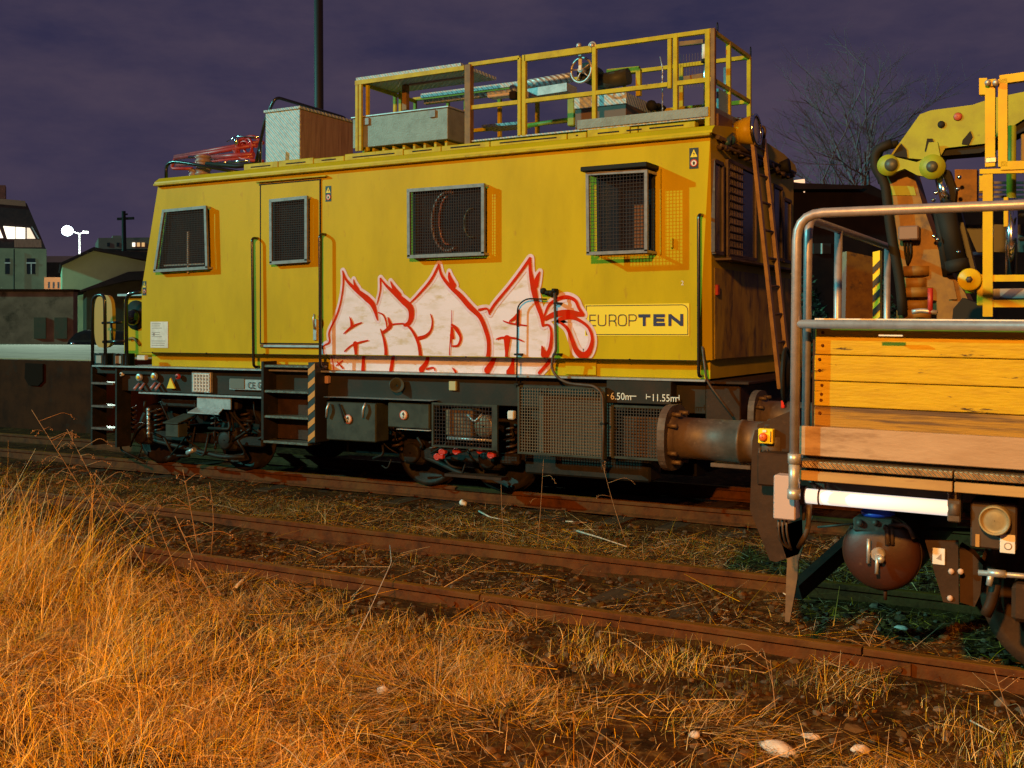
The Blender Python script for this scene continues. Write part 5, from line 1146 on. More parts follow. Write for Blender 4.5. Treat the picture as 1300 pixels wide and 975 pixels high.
m = MB(); m.tube([PY(650, 114, 10.7), PY(672, 107, 10.7), PY(726, 98, 10.7)], .055, 14); m.build('insulated_pipe', ALU, plat)
m = MB(); m.bar(PY(668, 122, 10.6), PY(726, 113, 10.6), .25, .09); m.build('pipe_tray', GALV, plat)
m = MB(); m.tube([PY(668, 160, 10.5), PY(700, 155, 10.5), PY(722, 152, 10.5)], .025, 8); m.box(PY(720, 160, 10.4), PY(729, 120, 10.4) + Vector((0, .1, 0)), .01); m.build('pivot_column', CRANE, plat)
# handwheel and drive
c = PY(738, 89, 10.05); m = MB(); m.torus(c, (.15, 1, 0), .125, .013, 28)
for k in range(5): a = k * 1.2566 + .5; m.cyl(c, c + Vector((math.cos(a) * .12, 0, math.sin(a) * .12)), .008, 6)
m.cyl(c - Vector((0, .03, 0)), c + Vector((0, .12, 0)), .028, 10); HW = m.build('handwheel', GALV, plat)
m = MB(); m.cyl(c + Vector((.0, .1, -.0)), c + Vector((.0, .35, 0)), .10, 18); m.cyl(c + Vector((.06, .25, -.09)), c + Vector((.42, .25, -.06)), .085, 18); m.build('drive_motor', DGREY, plat)
m = MB(); m.box((c.x - .0, 9.98, c.z - .02), (c.x + .035, 10.0, c.z + .16), .004); m.build('winch_bracket', WHT, plat)
m = MB(); m.sphere(PY(735, 58, Y0), .03, 8); m.sphere(PY(752, 58, Y0), .035, 8); m.torus(PY(752, 58, Y0), (0, 1, 0), .035, .01, 14); m.build('rail_clamp', GALV, plat)
bx0, bx1 = XA(730, 10.3), XA(795, 10.3); zt_ = PY(760, 121, 10.3).z; zb_ = 3.79
b_ = MB().box((bx0, 10.3, zb_), (bx1, 11.0, zt_ - .12), .006).build('platform_box', mat('box_brown', (.12, .07, .05), .6), plat)
MB().box((bx0 - .005, 10.29, zt_ - .118), (bx1 + .005, 10.98, zt_), .004).build('box_lid', ALU, b_)
m = MB(); m.bar(PY(771, 92, 10.6), PY(812, 88, 10.6), .05, .06); m.bar(PY(811, 88, 10.6), PY(811, 122, 10.6), .05); m.bar(PY(790, 92, 10.5), PY(793, 110, 10.5), .03); m.build('valve_frame', YEL2, plat)
m = MB(); m.tube([PY(838, 72, 10.0), PY(841, 85, 10.0), PY(841, 147, 10.0)], .006, 6)
for k in range(16): m.torus(PY(841, 86 + k * 4, 10.0), (1, (k % 2), 0), .010, .003, 8)
m.build('chain', GALV, plat)
m = MB(); m.box(PY(822, 137, 10.8), PY(838, 130, 10.8) + Vector((0, .2, 0)), .02); m.sphere(PY(827, 134, 10.7), .06, 10); m.build('cable_gland', RUB, plat)
m = MB(); x = XA(893, Y0 + .03); m.cyl((x, Y0 + .08, 3.80), (x, Y0 + .08, 4.55), .017, 12); c = MB(); c.cyl((x, Y0 + .08, 4.36), (x, Y0 + .08, 4.50), .032, 12); PO = m.build('hydraulic_rod', CHROME, plat); c.build('rod_cap', WHT, PO)
m = MB(); m.cyl((x, Y0 + .08, 4.33), (x, Y0 + .08, 4.36), .04, 12); m.cyl((x, Y0 + .08, 3.80), (x, Y0 + .08, 3.92), .035, 12); m.build('rod_collar', RUB, PO)
m = MB(); xx = XR - .1; m.cyl((xx, 10.62, 3.80), (xx, 10.62, 4.42), .04, 14); m.build('hydraulic_cylinder', GALV, plat)
m = MB(); m.bar(PY(863, 56, 10.2), PY(893, 53, 10.2), .03, .045); m.bar(PY(863, 101, 10.2), PY(893, 96, 10.2), .03, .045); m.build_each('inner_gate_bar', ORG, plat)
gm = MB()
for k in range(9): x = XA(864, 10.2) + k * .03; gm.box((x, 10.2, 4.16), (x + .002, 10.203, 4.50))
gm.build('gate_mesh', WIREB, plat)
m = MB(); m.torus((XR + .01, Y0 + .12, 4.66), (1, .2, 0), .045, .004, 20); m.torus((XR + .01, Y1 + .02, 4.66), (1, .2, 0), .05, .004, 20); m.build_each('ring', DARK, plat)
m = MB(); m.frame_box((XR - .0, 10.05, 3.89), (-.02, 0, 0), (0, .35, 0), (0, 0, .2)); m.build('blue_case', mat('case_blue', (.25, .42, .46), .5), plat)
m = MB(); m.frame_box((XR + .03, 9.9, 3.58), (.02, 0, 0), (0, .42, 0), (0, 0, .24)); m.build('end_bracket_plate', mat('bracket_brown', (.14, .06, .035), .5), V)
# round floodlight on the roof corner facing the wagon
fc = PX(938, 168, -3.35); m = MB(); m.lathe(fc, (1, 0, .05), [(-.02, .01), (-.02, .11), (.16, .15), (.16, .01)], 24); FL = m.build('floodlight', YEL3, V)
m = MB(); m.lathe(fc + Vector((.16, 0, .008)), (1, 0, .05), [(0, .145), (.0, .16), (.03, .16), (.03, .14)], 24); m.build('floodlight_rim', CHROME, FL)
m = MB(); m.lathe(fc + Vector((.17, 0, .008)), (1, 0, .05), [(0, .14), (.012, .10), (.016, .005)], 24); m.build('floodlight_glass', mat('lamp_glass', (.35, .33, .33), .1), FL)
m = MB(); c = PX(995, 211, -3.3); m.lathe(c, (1, 0, .1), [(-.05, .01), (-.05, .05), (.06, .08), (.06, .01)], 16); m.tube([c + Vector((0, 0, -.12)), c], .02, 6); m.build('black_work_lamp', RUB, V)
m = MB(); m.tube([PX(930, 172, -3.34), PX(920, 178, -3.34) + Vector((.02, 0, -.02)), PX(925, 186, -3.34)], .03, 8, .03); m.sphere(PX(928, 178, -3.33), .05, 10); m.build('teal_connector', mat('teal', (.03, .09, .11), .4), V)

# ================================================================= THE WAGON ON THE FRONT TRACK
Wg = thing('flat_wagon', (-1.5, 7.0, 0), 'brown flat wagon with galvanised railings and yellow boarded side at the right edge', 'wagon')
YF = 5.50
# deck and edge
m = MB(); m.box((-1.46, 5.56, 1.02), (9, 8.44, 1.12)); m.build('deck', WAGB, Wg)
m = MB(); a = PY(1011, 541, YF); m.box((a.x, YF, 1.145), (9, YF + .035, 1.292), .004); m.build('toe_board', PLY, Wg)
m = MB(); xj = XA(1207, YF)
m.box((a.x, YF - .015, 1.085), (xj - .004, YF + .06, 1.118), .003); m.box((xj + .004, YF - .015, 1.085), (9, YF + .06, 1.118), .003); m.build_each('step_tread', TREAD, Wg)
m = MB(); m.box((a.x, YF - .01, 1.020), (xj - .004, YF + .02, 1.068), .003); m.box((xj + .004, YF - .01, 1.020), (9, YF + .02, 1.068), .003); m.build_each('edge_board', mat('edge_wood', (.40, .24, .09), .6, c2=(.30, .16, .06), scale=6, stretch=(.4, 1, 3), c3=(.25, .12, .05), s3=14, lo3=.62, hi3=.8), Wg)
m = MB(); m.box((a.x + .01, YF + .04, 1.07), (9, YF + .06, 1.145)); m.build('edge_channel', DARK, Wg)
# yellow boards
xb = XA(1030, 5.53); m = MB(); zs = [1.775, 1.650, 1.535, 1.420]; q = random.Random(2)
m.box((xb, 5.53, 1.655), (5.2, 5.555, 1.790), .004); m.box((xb - .004, 5.531, 1.524), (5.2, 5.555, 1.651), .004); m.box((xb - .002, 5.529, 1.396), (5.2, 5.555, 1.520), .004)
bs = m.build('board_side', WOOD, Wg)
MB().box((xb - .003, 5.532, 1.24), (5.2, 5.555, 1.392), .004).build('lowest_board', WOODD, bs)
m = MB()
for k, z in enumerate((1.765, 1.70, 1.63, 1.575, 1.50, 1.455, 1.425, 1.36)): m.lathe((xb + .03 + q.uniform(-.008, .008), 5.527, z), (0, -1, 0), [(0, .001), (0, .0085), (.003, .006), (.003, .001)], 8)
m.build_each('nail_head', RUST, bs)
MB().box((xb - .02, 5.56, 1.2), (5.2, 5.62, 1.78)).build('board_frame', WAGB, bs)
# structure behind the boards
m = MB(); m.box((XA(1030, 5.7), 5.68, 1.824), (5.2, 5.75, 1.838), .002); m.build('aluminium_edge', WHT, Wg)
# front galvanised frame
m = MB(); x0 = XA(1005, 5.44); zt = PY(1040, 270, 5.44).z
m.tube([(x0, 5.44, 1.06), (x0, 5.44, zt), (6.0, 5.44, zt)], .0245, 14, .13); fr = m.build('side_railing', TUBE, Wg)
m = MB(); zm = PY(1040, 411, 5.44).z; m.tube([(x0 + .01, 5.44, zm), (6.0, 5.44, zm)], .0225, 14); m.build('middle_bar', TUBE, fr)
m = MB(); z = PY(1005, 583, 5.44).z; m.cyl((x0, 5.44, z - .02), (x0, 5.44, z + .03), .032, 14); m.cyl((x0, 5.44, .97), (x0, 5.44, z - .02), .027, 14); m.cyl((x0, 5.44, .93), (x0, 5.44, .98), .033, 12); m.build('post_socket', GALV, fr)
m = MB(); p = PY(1125, 416, 5.43); m.box((p.x - .055, 5.425, p.z - .035), (p.x + .055, 5.45, p.z - .028)); m.build('bar_label', WHT, fr)
# end railing
XEr = -1.45; ze = 2.345
m = MB(); m.tube([(XEr, 5.60, 1.12), (XEr, 5.60, ze), (XEr, 8.44, ze), (XEr, 8.44, 1.12)], .0225, 12, .10); er = m.build('end_railing', TUBE, Wg)
m = MB()
for y in (6.27, 7.72): m.cyl((XEr, y, 1.12), (XEr, y, ze), .0225, 12)
m.build_each('railing_post', TUBE, er)
m = MB(); m.tube([(XEr + .02, 8.50, 1.12), (XEr + .02, 8.50, ze - .02), (XA(1247, 8.5), 8.50, ze - .02)], .0225, 12, .12); m.build('far_railing', TUBE, Wg)
# end sill, plates, guard irons
m = MB(); m.box((-1.78, 5.85, .92), (-1.50, 8.15, 1.10), .01); m.box((-1.6, 5.78, .93), (9, 5.95, 1.00), .01); m.box((-1.6, 8.05, .72), (9, 8.25, 1.0), .01); m.build('underframe', WAGB, Wg)
def WP(u, v, y): return PY(u, v, y)
m = MB(); m.prism([WP(u, v, 6.0) for u, v in [(955, 547), (1000, 530), (1013, 600), (1018, 690), (1012, 704), (984, 714), (976, 712), (950, 648), (952, 560)]], (0, .016, 0)); bp = m.build('bogie_side_plate', WAGB, Wg)
m = MB(); m.prism([WP(u, v, 6.05) for u, v in [(958, 540), (1005, 520), (1005, 600), (958, 560)]], (0, .25, 0)); m.build('buffer_bracket', WAGB, Wg)
# emergency button
p = WP(969, 554, 5.98); bx = MB().box((p.x - .035, 5.95, p.z - .040), (p.x + .048, 5.995, p.z + .042), .004).build('emergency_box', YST, Wg)
m = MB(); m.lathe((p.x - .004, 5.95, p.z - .004), (0, -1, 0), [(0, .024), (.012, .024), (.022, .018), (.022, .002)], 18); m.build('stop_button', mat('button_orange', (.62, .10, .02), .4), bx)
MB().box((p.x - .008, 5.944, p.z + .024), (p.x + .012, 5.949, p.z + .036)).build('switch_label', WPNT, bx)
MB().box((p.x + .035, 5.946, p.z - .03), (p.x + .040, 5.949, p.z + .03)).build('switch_marks', STICK, bx)
m = MB(); p = WP(966, 574, 5.97); m.tube([p + Vector((-.02, 0, .02)), p + Vector((-.02, -.01, -.04)), p + Vector((.02, -.01, -.04)), p + Vector((.025, 0, .02))], .006, 8, .03); m.build('cable_loop', GRIME, bx)
# buffers
def buffer(y, nm):
    m = MB(); xh = -2.40; zc = 1.125; ht, wd_ = .195, .20
    pr = []
    for k in range(32):
        a = 2 * math.pi * k / 32; pr.append((xh, y + wd_ * math.copysign(abs(math.cos(a)) ** .75, math.cos(a)), zc + ht * math.copysign(abs(math.sin(a)) ** .75, math.sin(a))))
    m.prism(pr, (.045, 0, 0)); m.lathe((xh + .045, y, zc), (1, 0, 0), [(0, .15), (.03, .13), (.03, .122), (.40, .122), (.40, .128), (.42, .128), (.42, .122), (.56, .122), (.56, .14), (.66, .14), (.66, .01)], 28)
    B = m.build('buffer', GRIME, Wg)
    b = MB()
    for a in (.6, 1.2, 2.0, 2.6, 3.7, 4.3, 5.1, 5.7): b.cyl((xh + .04, y + .155 * math.cos(a), zc + .155 * math.sin(a)), (xh + .10, y + .155 * math.cos(a), zc + .155 * math.sin(a)), .014, 6)
    b.build_each('buffer_bolt', GRIME, B); return B
buffer(6.13, 1); buffer(7.87, 2)
m = MB(); p = WP(928, 592, 6.15); m.box((p.x - .12, 6.1, p.z - .012), (p.x + .12, 6.3, p.z + .012), .003); m.build('buffer_step', GRIME, Wg)
# handbrake wheel seen edge-on at the end of the wagon
m = MB(); c = PX(994, 477, -1.90); m.torus(c, (1, .15, 0), .165, .014, 28); m.lathe(c, (1, .15, 0), [(0, .155), (.02, .10), (.06, .04), (.06, .005)], 24); m.cyl(c, c + Vector((.3, 0, 0)), .02, 8); m.build('brake_wheel', DARK, Wg)
m = MB(); p = PX(992, 514, -1.92); m.box(p - Vector((.012, .03, .025)), p + Vector((.012, .03, .025)), .005); m.build('red_reflector', mat('reflector', (.6, .03, .015), .3), Wg)
# pale box and cables under it
wb = MB(); a, b = WP(979, 603, 5.50), WP(1007, 661, 5.50); wb.box((a.x, 5.50, b.z), (b.x, 5.60, a.z), .006); wbo = wb.build('pale_control_box', mat('control_box', (.44, .33, .34), .5), Wg)
m = MB()
for u in (986, 991, 996): m.tube([WP(u, 660, 5.55), WP(u + .5, 676, 5.55), WP(u + 4, 690, 5.6), WP(1003, 698, 5.65)], .006, 6, .03)
m.tube([WP(1025, 640, 5.6), WP(1024, 672, 5.6), WP(1012, 695, 5.65)], .014, 8, .05); m.tube([WP(1018, 640, 5.6), WP(1018, 660, 5.6)], .009, 6)
m.build('hanging_cable', GRIME, wbo)
# guard irons
m = MB(); m.prism([WP(u, v, 6.0) for u, v in [(984, 670), (1030, 655), (1012, 712), (1011, 735), (1002, 790), (996, 790), (997, 735), (998, 712)]], (0, .02, 0)); m.build('guard_iron', ORG if False else mat('guard_iron_paint', (.16, .085, .04), .6, c2=(.09, .05, .03), scale=9), Wg)
# dark slanting bar standing in for the bracket's shadow
m = MB(); m.bar(PY(1010, 752, 6.7), PY(1080, 688, 7.2), .07, .10); m.build('shadow_bar', DARK, Wg)
# white reflective tube under the deck; its bright reflection is added as emission
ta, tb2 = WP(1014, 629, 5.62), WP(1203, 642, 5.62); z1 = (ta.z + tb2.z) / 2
m = MB(); m.cyl((ta.x - .02, 5.62, z1), (tb2.x + .01, 5.62, z1), .038, 18); LT = m.build('white_tube', mat('tube_shine_emission', (.85, .80, .78), .3, emit=(1.0, .90, .80), es=.75), Wg)
m = MB(); m.cyl((ta.x - .035, 5.62, z1), (ta.x + .03, 5.62, z1), .052, 18); m.cyl((tb2.x, 5.62, z1), (tb2.x + .05, 5.62, z1), .05, 18); m.build_each('tube_end_cap', GRIME, LT)
m = MB(); xx = XA(1037, 5.6); m.torus((xx, 5.62, z1), (1, 0, 0), .041, .005, 20); m.box((xx - .02, 5.60, z1 + .04), (xx + .04, 5.66, z1 + .1), .004); xx = XA(1203, 5.6); m.box((xx - .01, 5.58, z1 - .06), (xx + .05, 5.66, z1 + .10), .006); m.sphere((xx + .0, 5.58, z1 + .08), .012, 8); m.sphere((xx + .03, 5.58, z1 + .085), .012, 8); m.build_each('tube_clamp', GRIME, LT)
m = MB(); m.tube([WP(1020, 603, 5.7), WP(1036, 622, 5.66)], .012, 6); m.box((xx, 5.6, z1 + .1), (xx + .02, 5.63, 1.02)); m.build('tube_hanger', GRIME, LT)
# air tank with its end dome towards the viewer, blue valve above
c = WP(1117, 700, 6.05); rr = .202
m = MB(); prof = [(-.0 + .075, .005)] + [(.075 * math.sin(t), rr * math.cos(t)) for t in (1.45, 1.2, .95, .7, .45, .2, 0)] + [(-1.5, rr), (-1.55, .12), (-1.55, .01)]
m.lathe((c.x, 6.05, c.z), (0, -1, 0), prof, 40); TK = m.build('air_tank', TANK, Wg)
m = MB(); m.lathe((c.x, 6.09, c.z), (0, -1, 0), [(0, rr + .001), (0, rr + .005), (.03, rr + .005), (.03, rr + .001)], 40); m.cyl((c.x + .02, 6.07, c.z - rr - .055), (c.x + .02, 6.07, c.z - rr + .02), .010, 8); m.build_each('tank_seam', WAGB, TK)
m = MB(); p = WP(1112, 703, 5.94); m.cyl(p, p + Vector((0, .1, 0)), .035, 12); m.tube([p + Vector((-.045, 0, -.05)), p + Vector((-.045, 0, .08))], .01, 8); m.tube([p, p + Vector((.0, -.01, -.1))], .01, 8); m.sphere(p + Vector((.02, -.01, -.02)), .022, 8); m.build('drain_valve', GALV, TK)
m = MB(); p = WP(1110, 615, 6.05); pb = WP(1112, 655, 6.05)
m.lathe((p.x, 6.1, pb.z), (0, 0, 1), [(0, .01), (0, .085), (.02, .09), (.02, .078), (.13, .078), (.13, .09), (.15, .09), (.15, .06), (.21, .055), (.21, .01)], 24); m.build('brake_valve', BLUE, Wg)
m = MB(); pv = WP(1105, 664, 6.0); m.box((pv.x - .10, 5.99, pv.z - .05), (pv.x + .11, 6.12, pv.z + .03), .012); m.sphere((pv.x - .06, 5.985, pv.z), .022, 10); m.sphere((pv.x + .02, 5.985, pv.z + .01), .018, 10); m.sphere((pv.x + .07, 5.985, pv.z - .01), .018, 10)
m.tube([(pv.x + .09, 5.99, pv.z), WP(1150, 664, 5.98), WP(1158, 682, 5.98)], .012, 8, .04); m.tube([(pv.x - .1, 6.0, pv.z - .01), WP(1036, 669, 6.0)], .007, 6); m.tube([WP(1124, 668, 5.97), WP(1125, 690, 5.97)], .014, 8); m.tube([WP(1130, 668, 5.97), WP(1131, 690, 5.97)], .010, 8); m.build('valve_body', GRIME, Wg)
# black box with round lamp, labels
a, b = WP(1229, 632, 5.62), WP(1288, 697, 5.62); m = MB(); m.box((a.x, 5.62, b.z), (b.x, 5.86, a.z), .008); kb = m.build('equipment_box', mat('box_brownblack', (.055, .032, .022), .45, c2=(.035, .02, .015), scale=9), Wg)
p = WP(1261, 656, 5.62); m = MB(); m.lathe((p.x, 5.62, p.z), (0, -1, 0), [(0, .07), (.05, .07), (.06, .066), (.05, .058), (.045, .056), (.05, .04), (.052, .002)], 30); m.build('round_cap', mat('cap_beige', (.28, .21, .11), .45, c2=(.2, .14, .07), scale=14), kb)
p = WP(1276.5, 687, 5.62); lb = MB().box((p.x - .033, 5.615, p.z - .044), (p.x + .033, 5.6195, p.z + .044), .002).build('box_label', WHT, kb)
MB().ring((p.x + .002, 5.6135, p.z - .01), (0, 1, 0), .013, .018, 20, .001).build('label_ring', mat('label_print', (.3, .22, .2), .6), lb)
p = WP(1238, 683, 5.62); MB().box((p.x - .008, 5.616, p.z - .03), (p.x + .010, 5.6195, p.z + .03)).build('box_tag', mat('tag_ochre', (.4, .2, .05), .6), kb)
m = MB(); m.prism([WP(u, v, 5.9) for u, v in [(1172, 684), (1214, 684), (1216, 765), (1196, 762)]], (0, .018, 0)); hb = m.build('hanger_bracket', WAGB, Wg)
p = WP(1190, 704, 5.9); lb = MB().box((p.x - .030, 5.893, p.z - .042), (p.x + .030, 5.898, p.z + .042), .002).build('bracket_label', WHT, hb)
MB().prism([(p.x - .012, 5.892, p.z - .012), (p.x + .014, 5.892, p.z - .02), (p.x + .012, 5.892, p.z + .016)], (0, .0008, 0)).build('label_mark', mat('label_print', (.3, .22, .2), .6), lb)
m = MB()
for (u, v) in ((1206, 723), (1205, 757), (1218, 723)): p = WP(u, v, 5.9); m.sphere((p.x, 5.895, p.z), .016, 8, (1, .6, 1))
m.build_each('bracket_bolt', mat('bolt_pink', (.5, .33, .27), .5), hb)
m = MB(); m.prism([WP(u, v, 5.95) for u, v in [(1216, 690), (1232, 700), (1246, 715), (1243, 752), (1236, 768), (1217, 762)]], (0, .10, 0)); m.tube([WP(1262, 738, 5.9), WP(1258, 760, 5.9), WP(1250, 778, 5.9)], .028, 8, .05); m.build('brake_rigging', WAGB, Wg)
m = MB(); m.cyl(WP(1240, 724, 5.8), WP(1330, 730, 5.8), .014, 10); m.cyl(WP(1252, 724, 5.8), WP(1275, 726, 5.8), .020, 10); m.tube([WP(1256, 726, 5.8), WP(1254, 740, 5.8)], .016, 8); m.build('brake_rod', GALV, Wg)
m = MB(); m.box(WP(1282, 738, 5.75), WP(1400, 800, 5.75) + Vector((0, .3, 0)), .02); m.build('axle_box', WAGB, Wg)
wx = XA(1330, 6.26) + .12; m = MB()
for yy in (6.19, 7.69): m.lathe((wx, yy, .44), (0, 1, 0), [(0, .06), (-.03, .10), (.01, .35), (-.02, .38), (-.02, .44), (.11, .44), (.11, .465), (.135, .465), (.135, .3), (.06, .06)], 36)
m.cyl((wx, 6.0, .44), (wx, 8.0, .44), .08, 12); m.build('wheelset', WAGB, Wg)
m = MB(); q = random.Random(31); m.box((-1.4, 6.3, .85), (5, 6.5, 1.0)); m.box((-1.4, 7.4, .85), (5, 7.6, 1.0)); m.box((-.9, 6.3, .8), (-.7, 7.7, 1.02))
for k in range(10): a = WP(q.uniform(1030, 1290), q.uniform(615, 650), 6.3); m.tube([a, a + Vector((q.uniform(-.3, .3), 0, q.uniform(-.1, .02))), a + Vector((q.uniform(-.5, .5), .1, q.uniform(-.15, .05)))], q.uniform(.008, .018), 6, .06)
m.build('underfloor_beams', DARK, Wg)
Wg.rotation_euler = (0, .012, 0)

# ================================================================= LOADING CRANE ON THE WAGON
Cr = thing('loading_crane', (-.3, 7.3, 1.12), 'folding yellow-green loading crane standing on the wagon behind the basket', 'crane')
def CP(u, v, y=7.15): return PY(u, v, y)
m = MB(); m.prism([CP(u, v) for u, v in [(1131, 196), (1143, 180), (1168, 145), (1182, 140), (1235, 133), (1258, 125), (1420, 92), (1420, 130), (1300, 151), (1252, 182), (1200, 188), (1193, 200), (1180, 203), (1155, 201)]], (0, .24, 0)); BM = m.build('boom', CRANE, Cr)
m = MB(); m.prism([CP(u, v, 7.18) for u, v in [(1190, 192), (1252, 184), (1300, 154), (1420, 134), (1420, 150), (1300, 166), (1245, 194), (1195, 198)]], (0, .18, 0)); m.build('boom_underside', RUB, BM)
m = MB()
for (u, v, r, mt) in ((1195, 158, .022, 0),): m.lathe(CP(u, v, 7.145), (0, -1, 0), [(0, .001), (0, r), (.004, r), (.004, .001)], 16)
m.prism([CP(u, v, 7.146) for u, v in [(1133, 198), (1144, 182), (1151, 190), (1152, 200)]], (0, -.004, 0)); m.prism([CP(u, v, 7.146) for u, v in [(1177, 176), (1184, 176), (1188, 186), (1183, 195), (1174, 192)]], (0, -.004, 0)); m.prism([CP(u, v, 7.146) for u, v in [(1222, 178), (1232, 166), (1235, 174), (1230, 184), (1221, 183)]], (0, -.004, 0))
m.build_each('boom_opening', RUB, BM)
m = MB(); m.lathe(CP(1216, 148, 7.145), (0, -1, 0), [(0, .002), (0, .026), (.006, .022), (.006, .002)], 14); m.build('boom_cap', mat('cap_red', (.35, .06, .03), .5), BM)
# link plate
m = MB(); A0, B0 = CP(1128, 210, 7.10), CP(1184, 212, 7.10)
def disc(mb, c, r, y, th): mb.lathe((c.x, y, c.z), (0, 1, 0), [(0, .001), (0, r), (th, r), (th, .001)], 26)
disc(m, A0, .066, 7.08, .05); disc(m, B0, .076, 7.08, .05)
m.prism([(A0.x, 7.082, A0.z + .06), (A0.x + .10, 7.082, A0.z + .028), (B0.x - .09, 7.082, B0.z + .035), (B0.x, 7.082, B0.z + .07), (B0.x, 7.082, B0.z - .07), (B0.x - .09, 7.082, B0.z - .045), (A0.x + .10, 7.082, A0.z - .03), (A0.x, 7.082, A0.z - .06)], (0, .046, 0)); m.prism([(B0.x - .05, 7.083, B0.z + .04), (B0.x + .05, 7.083, B0.z + .04), (B0.x + .03, 7.083, B0.z + .15), (B0.x - .02, 7.083, B0.z + .15)], (0, .04, 0))
LK = m.build('link_plate', CRANE, Cr); m = MB(); disc(m, A0 + Vector((.02, 0, 0)), .040, 7.072, .008); disc(m, B0, .034, 7.072, .008); m.build_each('link_pin', mat('pin_grey', (.05, .05, .035), .5), LK)
# mast / lower arm
m = MB(); m.prism([CP(u, v, 7.2) for u, v in [(1124, 214), (1158, 214), (1172, 262), (1196, 330), (1225, 372), (1240, 405), (1240, 450), (1140, 450), (1146, 380), (1138, 290)]], (0, .26, 0)); LA = m.build('lower_arm', ORG, Cr)  # orange lamp light put into the arm's colour
MB().prism([CP(u, v, 7.195) for u, v in [(1127, 236), (1160, 236), (1163, 248), (1129, 248)]], (0, .005, 0)).build('yellow_band', CRANE, LA)
MB().box(CP(1140, 305, 7.10), CP(1166, 286, 7.10) + Vector((0, .09, 0)), .008).build('valve_box', mat('box_mauve', (.17, .11, .10), .5), LA)
m = MB()
for u in (1148, 1152, 1156): m.tube([CP(u, 305, 7.15), CP(u + 1, 322, 7.16), CP(1152, 336, 7.18)], .007, 6, .03)
m.tube([CP(1132, 182, 7.12), CP(1112, 190, 7.12), CP(1110, 212, 7.12), CP(1124, 232, 7.12), CP(1130, 290, 7.12), CP(1143, 360, 7.12), CP(1146, 400, 7.12)], .030, 10, .10)
m.tube([CP(1140, 183, 7.2), CP(1118, 186, 7.2), CP(1113, 205, 7.2), CP(1120, 232, 7.2)], .026, 8, .10); m.build('hydraulic_hose', RUB, LA)
m = MB(); q = random.Random(6)
for k, (v, r) in enumerate(((345, .10), (360, .085), (372, .12), (388, .09), (400, .12))): c = CP(1165, v, 7.3); m.lathe((c.x, 7.25, c.z), (0, 0, 1), [(-.03, .01), (-.03, r), (.03, r), (.035, .01)], 20)
m.prism([CP(u, v, 7.18) for u, v in [(1196, 352), (1210, 356), (1215, 380), (1205, 380)]], (0, .02, 0)); m.build('slewing_column', ORG, LA)
m = MB(); m.cyl(CP(1193, 222, 7.15), CP(1203, 262, 7.15), .034, 14); HC = m.build('piston_rod', CHROME, Cr)
m = MB(); m.cyl(CP(1198, 258, 7.15), CP(1216, 335, 7.15), .058, 16); m.cyl(CP(1190, 262, 7.2), CP(1203, 350, 7.2), .03, 10); m.cyl(CP(1214, 330, 7.15), CP(1217, 345, 7.15), .07, 14); m.prism([CP(u, v, 7.16) for u, v in [(1186, 212), (1205, 216), (1214, 240), (1212, 262), (1200, 262)]], (0, .1, 0)); m.build('cylinder_barrel', RUB, HC)
m = MB()
for (u, v) in ((1185, 254), (1186, 300), (1191, 304), (1217, 320), (1188, 245), (1216, 240), (1218, 225)): m.sphere(CP(u, v, 7.10), .014, 8)
m.build_each('hose_fitting', CHROME, HC)
m = MB(); m.prism([CP(u, v, 7.25) for u, v in [(1212, 215), (1240, 215), (1240, 262), (1213, 262)]], (0, .1, 0)); m.build('counter_plate', ORG, Cr)
m = MB(); m.prism([CP(u, v, 7.5) for u, v in [(1206, 262), (1218, 262), (1240, 350), (1232, 350)]], (0, .1, 0)); m.prism([CP(u, v, 7.6) for u, v in [(1225, 285), (1330, 285), (1330, 320), (1240, 320)]], (0, .1, 0)); m.build('crane_frame', mat('frame_greygreen', (.075, .075, .06), .6), Cr)
m = MB()
for k in range(4): v = 232 + k * 6; m.bar(CP(1243, v, 7.3), CP(1330, v, 7.3), .02, .015)
m.build('crane_grating', GRIME, Cr)
m = MB(); m.prism([CP(u, v, 7.0) for u, v in [(1210, 392), (1222, 378), (1258, 392), (1262, 450), (1205, 450)]], (0, .35, 0)); m.build('crane_foot', RUB, Cr)
m = MB(); m.prism([CP(u, v, 7.75) for u, v in [(1108, 320), (1117, 318), (1117, 450), (1108, 450)]], (0, .08, 0)); SP = m.build('striped_post', YST, Cr)
m = MB()
for k in range(7): v = 330 + k * 18; m.prism([CP(1108, v + 9, 7.745), CP(1117, v, 7.745), CP(1117, v + 9, 7.745), CP(1108, v + 18, 7.745)], (0, .004, 0))
m.build_each('black_stripe', STICK, SP)
m = MB(); p = CP(1181, 380, 7.0); m.cyl(CP(1181, 398, 7.0), CP(1181, 366, 7.0), .016, 8); m.build('red_lever', RED, Cr); m = MB(); m.tube([CP(1158, 396, 7.0), CP(1170, 394, 7.0), CP(1190, 397, 7.0)], .015, 8, .03); m.build('lever_bank', GALV, Cr)
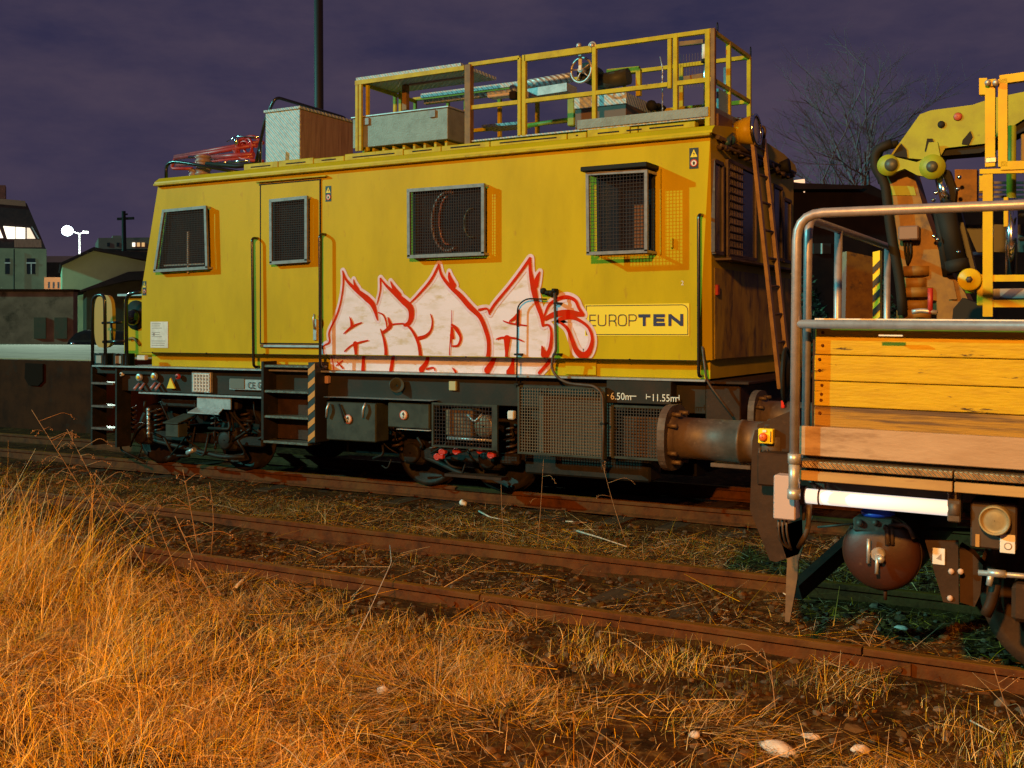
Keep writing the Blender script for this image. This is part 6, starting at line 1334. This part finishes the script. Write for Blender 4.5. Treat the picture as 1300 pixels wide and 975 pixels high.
# ================================================================= WORK BASKET
Bk = thing('work_basket', (.2, 6.5, 1.3), 'bright yellow square-tube work basket in front of the crane at the right edge', 'work basket')
def BP(u, v, y=6.45): return PY(u, v, y)
def sq(pts, w_, y=6.45, nm='basket_frame', m_=YEL3, par=None):
    mb = MB()
    for a, b in zip(pts[:-1], pts[1:]): mb.bar(BP(*a, y), BP(*b, y), w_)
    return mb.build(nm, m_, par or Bk)
sq([(1257.5, 108), (1257.5, 212)], .050, nm='basket_post'); sq([(1254.5, 222), (1254.5, 402)], .050, nm='basket_post')
g = sq([(1273.5, 101), (1273.5, 212)], .046, nm='gate_frame'); sq([(1269.5, 102), (1420, 82)], .046, par=g, nm='gate_bar'); sq([(1271, 211), (1420, 206)], .046, par=g, nm='gate_bar')
m = MB(); m.prism([BP(u, v, 6.44) for u, v in [(1243, 99), (1253, 99), (1253, 112), (1250, 120), (1243, 120)]], (0, .05, 0)); m.box(BP(1254, 110, 6.41), BP(1265, 99.5, 6.41) + Vector((0, .02, 0)), .004); m.build_each('gate_latch', YEL3, g)
m = MB(); p = BP(1264, 105, 6.4); m.sphere(p, .018, 8); m.sphere(BP(1254, 105, 6.4), .018, 8); m.box(BP(1251, 207, 6.42), BP(1265, 199, 6.42) + Vector((0, .05, 0)), .004); m.build_each('hinge_pin', GALV, g)
sq([(1244, 218), (1420, 214)], .026, nm='basket_rail'); m = MB(); m.box(BP(1243, 243, 6.46), BP(1251, 222, 6.46) + Vector((0, .03, 0)), .004); m.build('stop_plate', YEL3, Bk)
sq([(1257, 353.5), (1420, 352)], .036, nm='floor_bar'); sq([(1257, 385.5), (1420, 385)], .040, nm='floor_bar')
m = MB(); a, b = BP(1260, 379, 6.45), BP(1420, 364, 6.45); SB = MB().box((a.x, 6.452, a.z), (b.x, 6.47, b.z)).build('stripe_board', mat('stripe_grey', (.30, .27, .27), .5, c2=(.2, .17, .17), scale=8), Bk)
k = 0; x = a.x + .03
while x < b.x - .15: m.prism([(x, 6.450, a.z + .001), (x + .065, 6.450, a.z + .001), (x + .125, 6.450, b.z - .001), (x + .06, 6.450, b.z - .001)], (0, .0015, 0)); x += .14
m.build_each('dark_stripe', mat('stripe_violet', (.09, .055, .085), .5), SB)
m = MB(); c = BP(1231, 355, 6.44); m.lathe((c.x, 6.47, c.z), (0, -1, 0), [(0, .001), (0, .062), (.04, .062), (.045, .056), (.045, .02), (.05, .018), (.05, .001)], 28); m.prism([BP(u, v, 6.47) for u, v in [(1221, 355), (1240, 352), (1236, 372), (1226, 372)]], (0, .03, 0)); m.box(BP(1240, 388, 6.46), BP(1252, 348, 6.46) + Vector((0, .05, 0)), .005); m.build('pivot_flange', YEL3, Bk)
m = MB(); m.lathe((c.x, 6.425, c.z), (0, -1, 0), [(0, .02), (.01, .018), (.01, .001)], 6); m.build('pivot_bolt', GRIME, Bk)
m = MB(); m.cyl(BP(1284, 160, 6.7), BP(1284, 252, 6.7), .026, 10); m.build('control_column', CRANE, Bk); m = MB(); m.cyl(BP(1284, 252, 6.7), BP(1284, 352, 6.7), .032, 12); m.build('chrome_column', CHROME, Bk)
m = MB(); m.box(BP(1281, 168, 6.72), BP(1288, 160, 6.72) + Vector((0, .05, 0)), .004); m.box(BP(1296, 205, 6.7), BP(1320, 168, 6.7) + Vector((0, .05, 0)), .006); m.build('column_block', ORG, Bk)
m = MB()
for v in (270, 300): m.box(BP(1292, v + 6, 6.65), BP(1310, v, 6.65) + Vector((0, .05, 0)), .01)
m.build('control_box', RUB, Bk)
m = MB(); m.box(BP(1274, 288, 6.6), BP(1280, 250, 6.6) + Vector((0, .03, 0)), .003); m.build('bracket_plate', YEL3, Bk)

for o in list(bpy.data.objects):
    if '_o' in o: del o['_o']
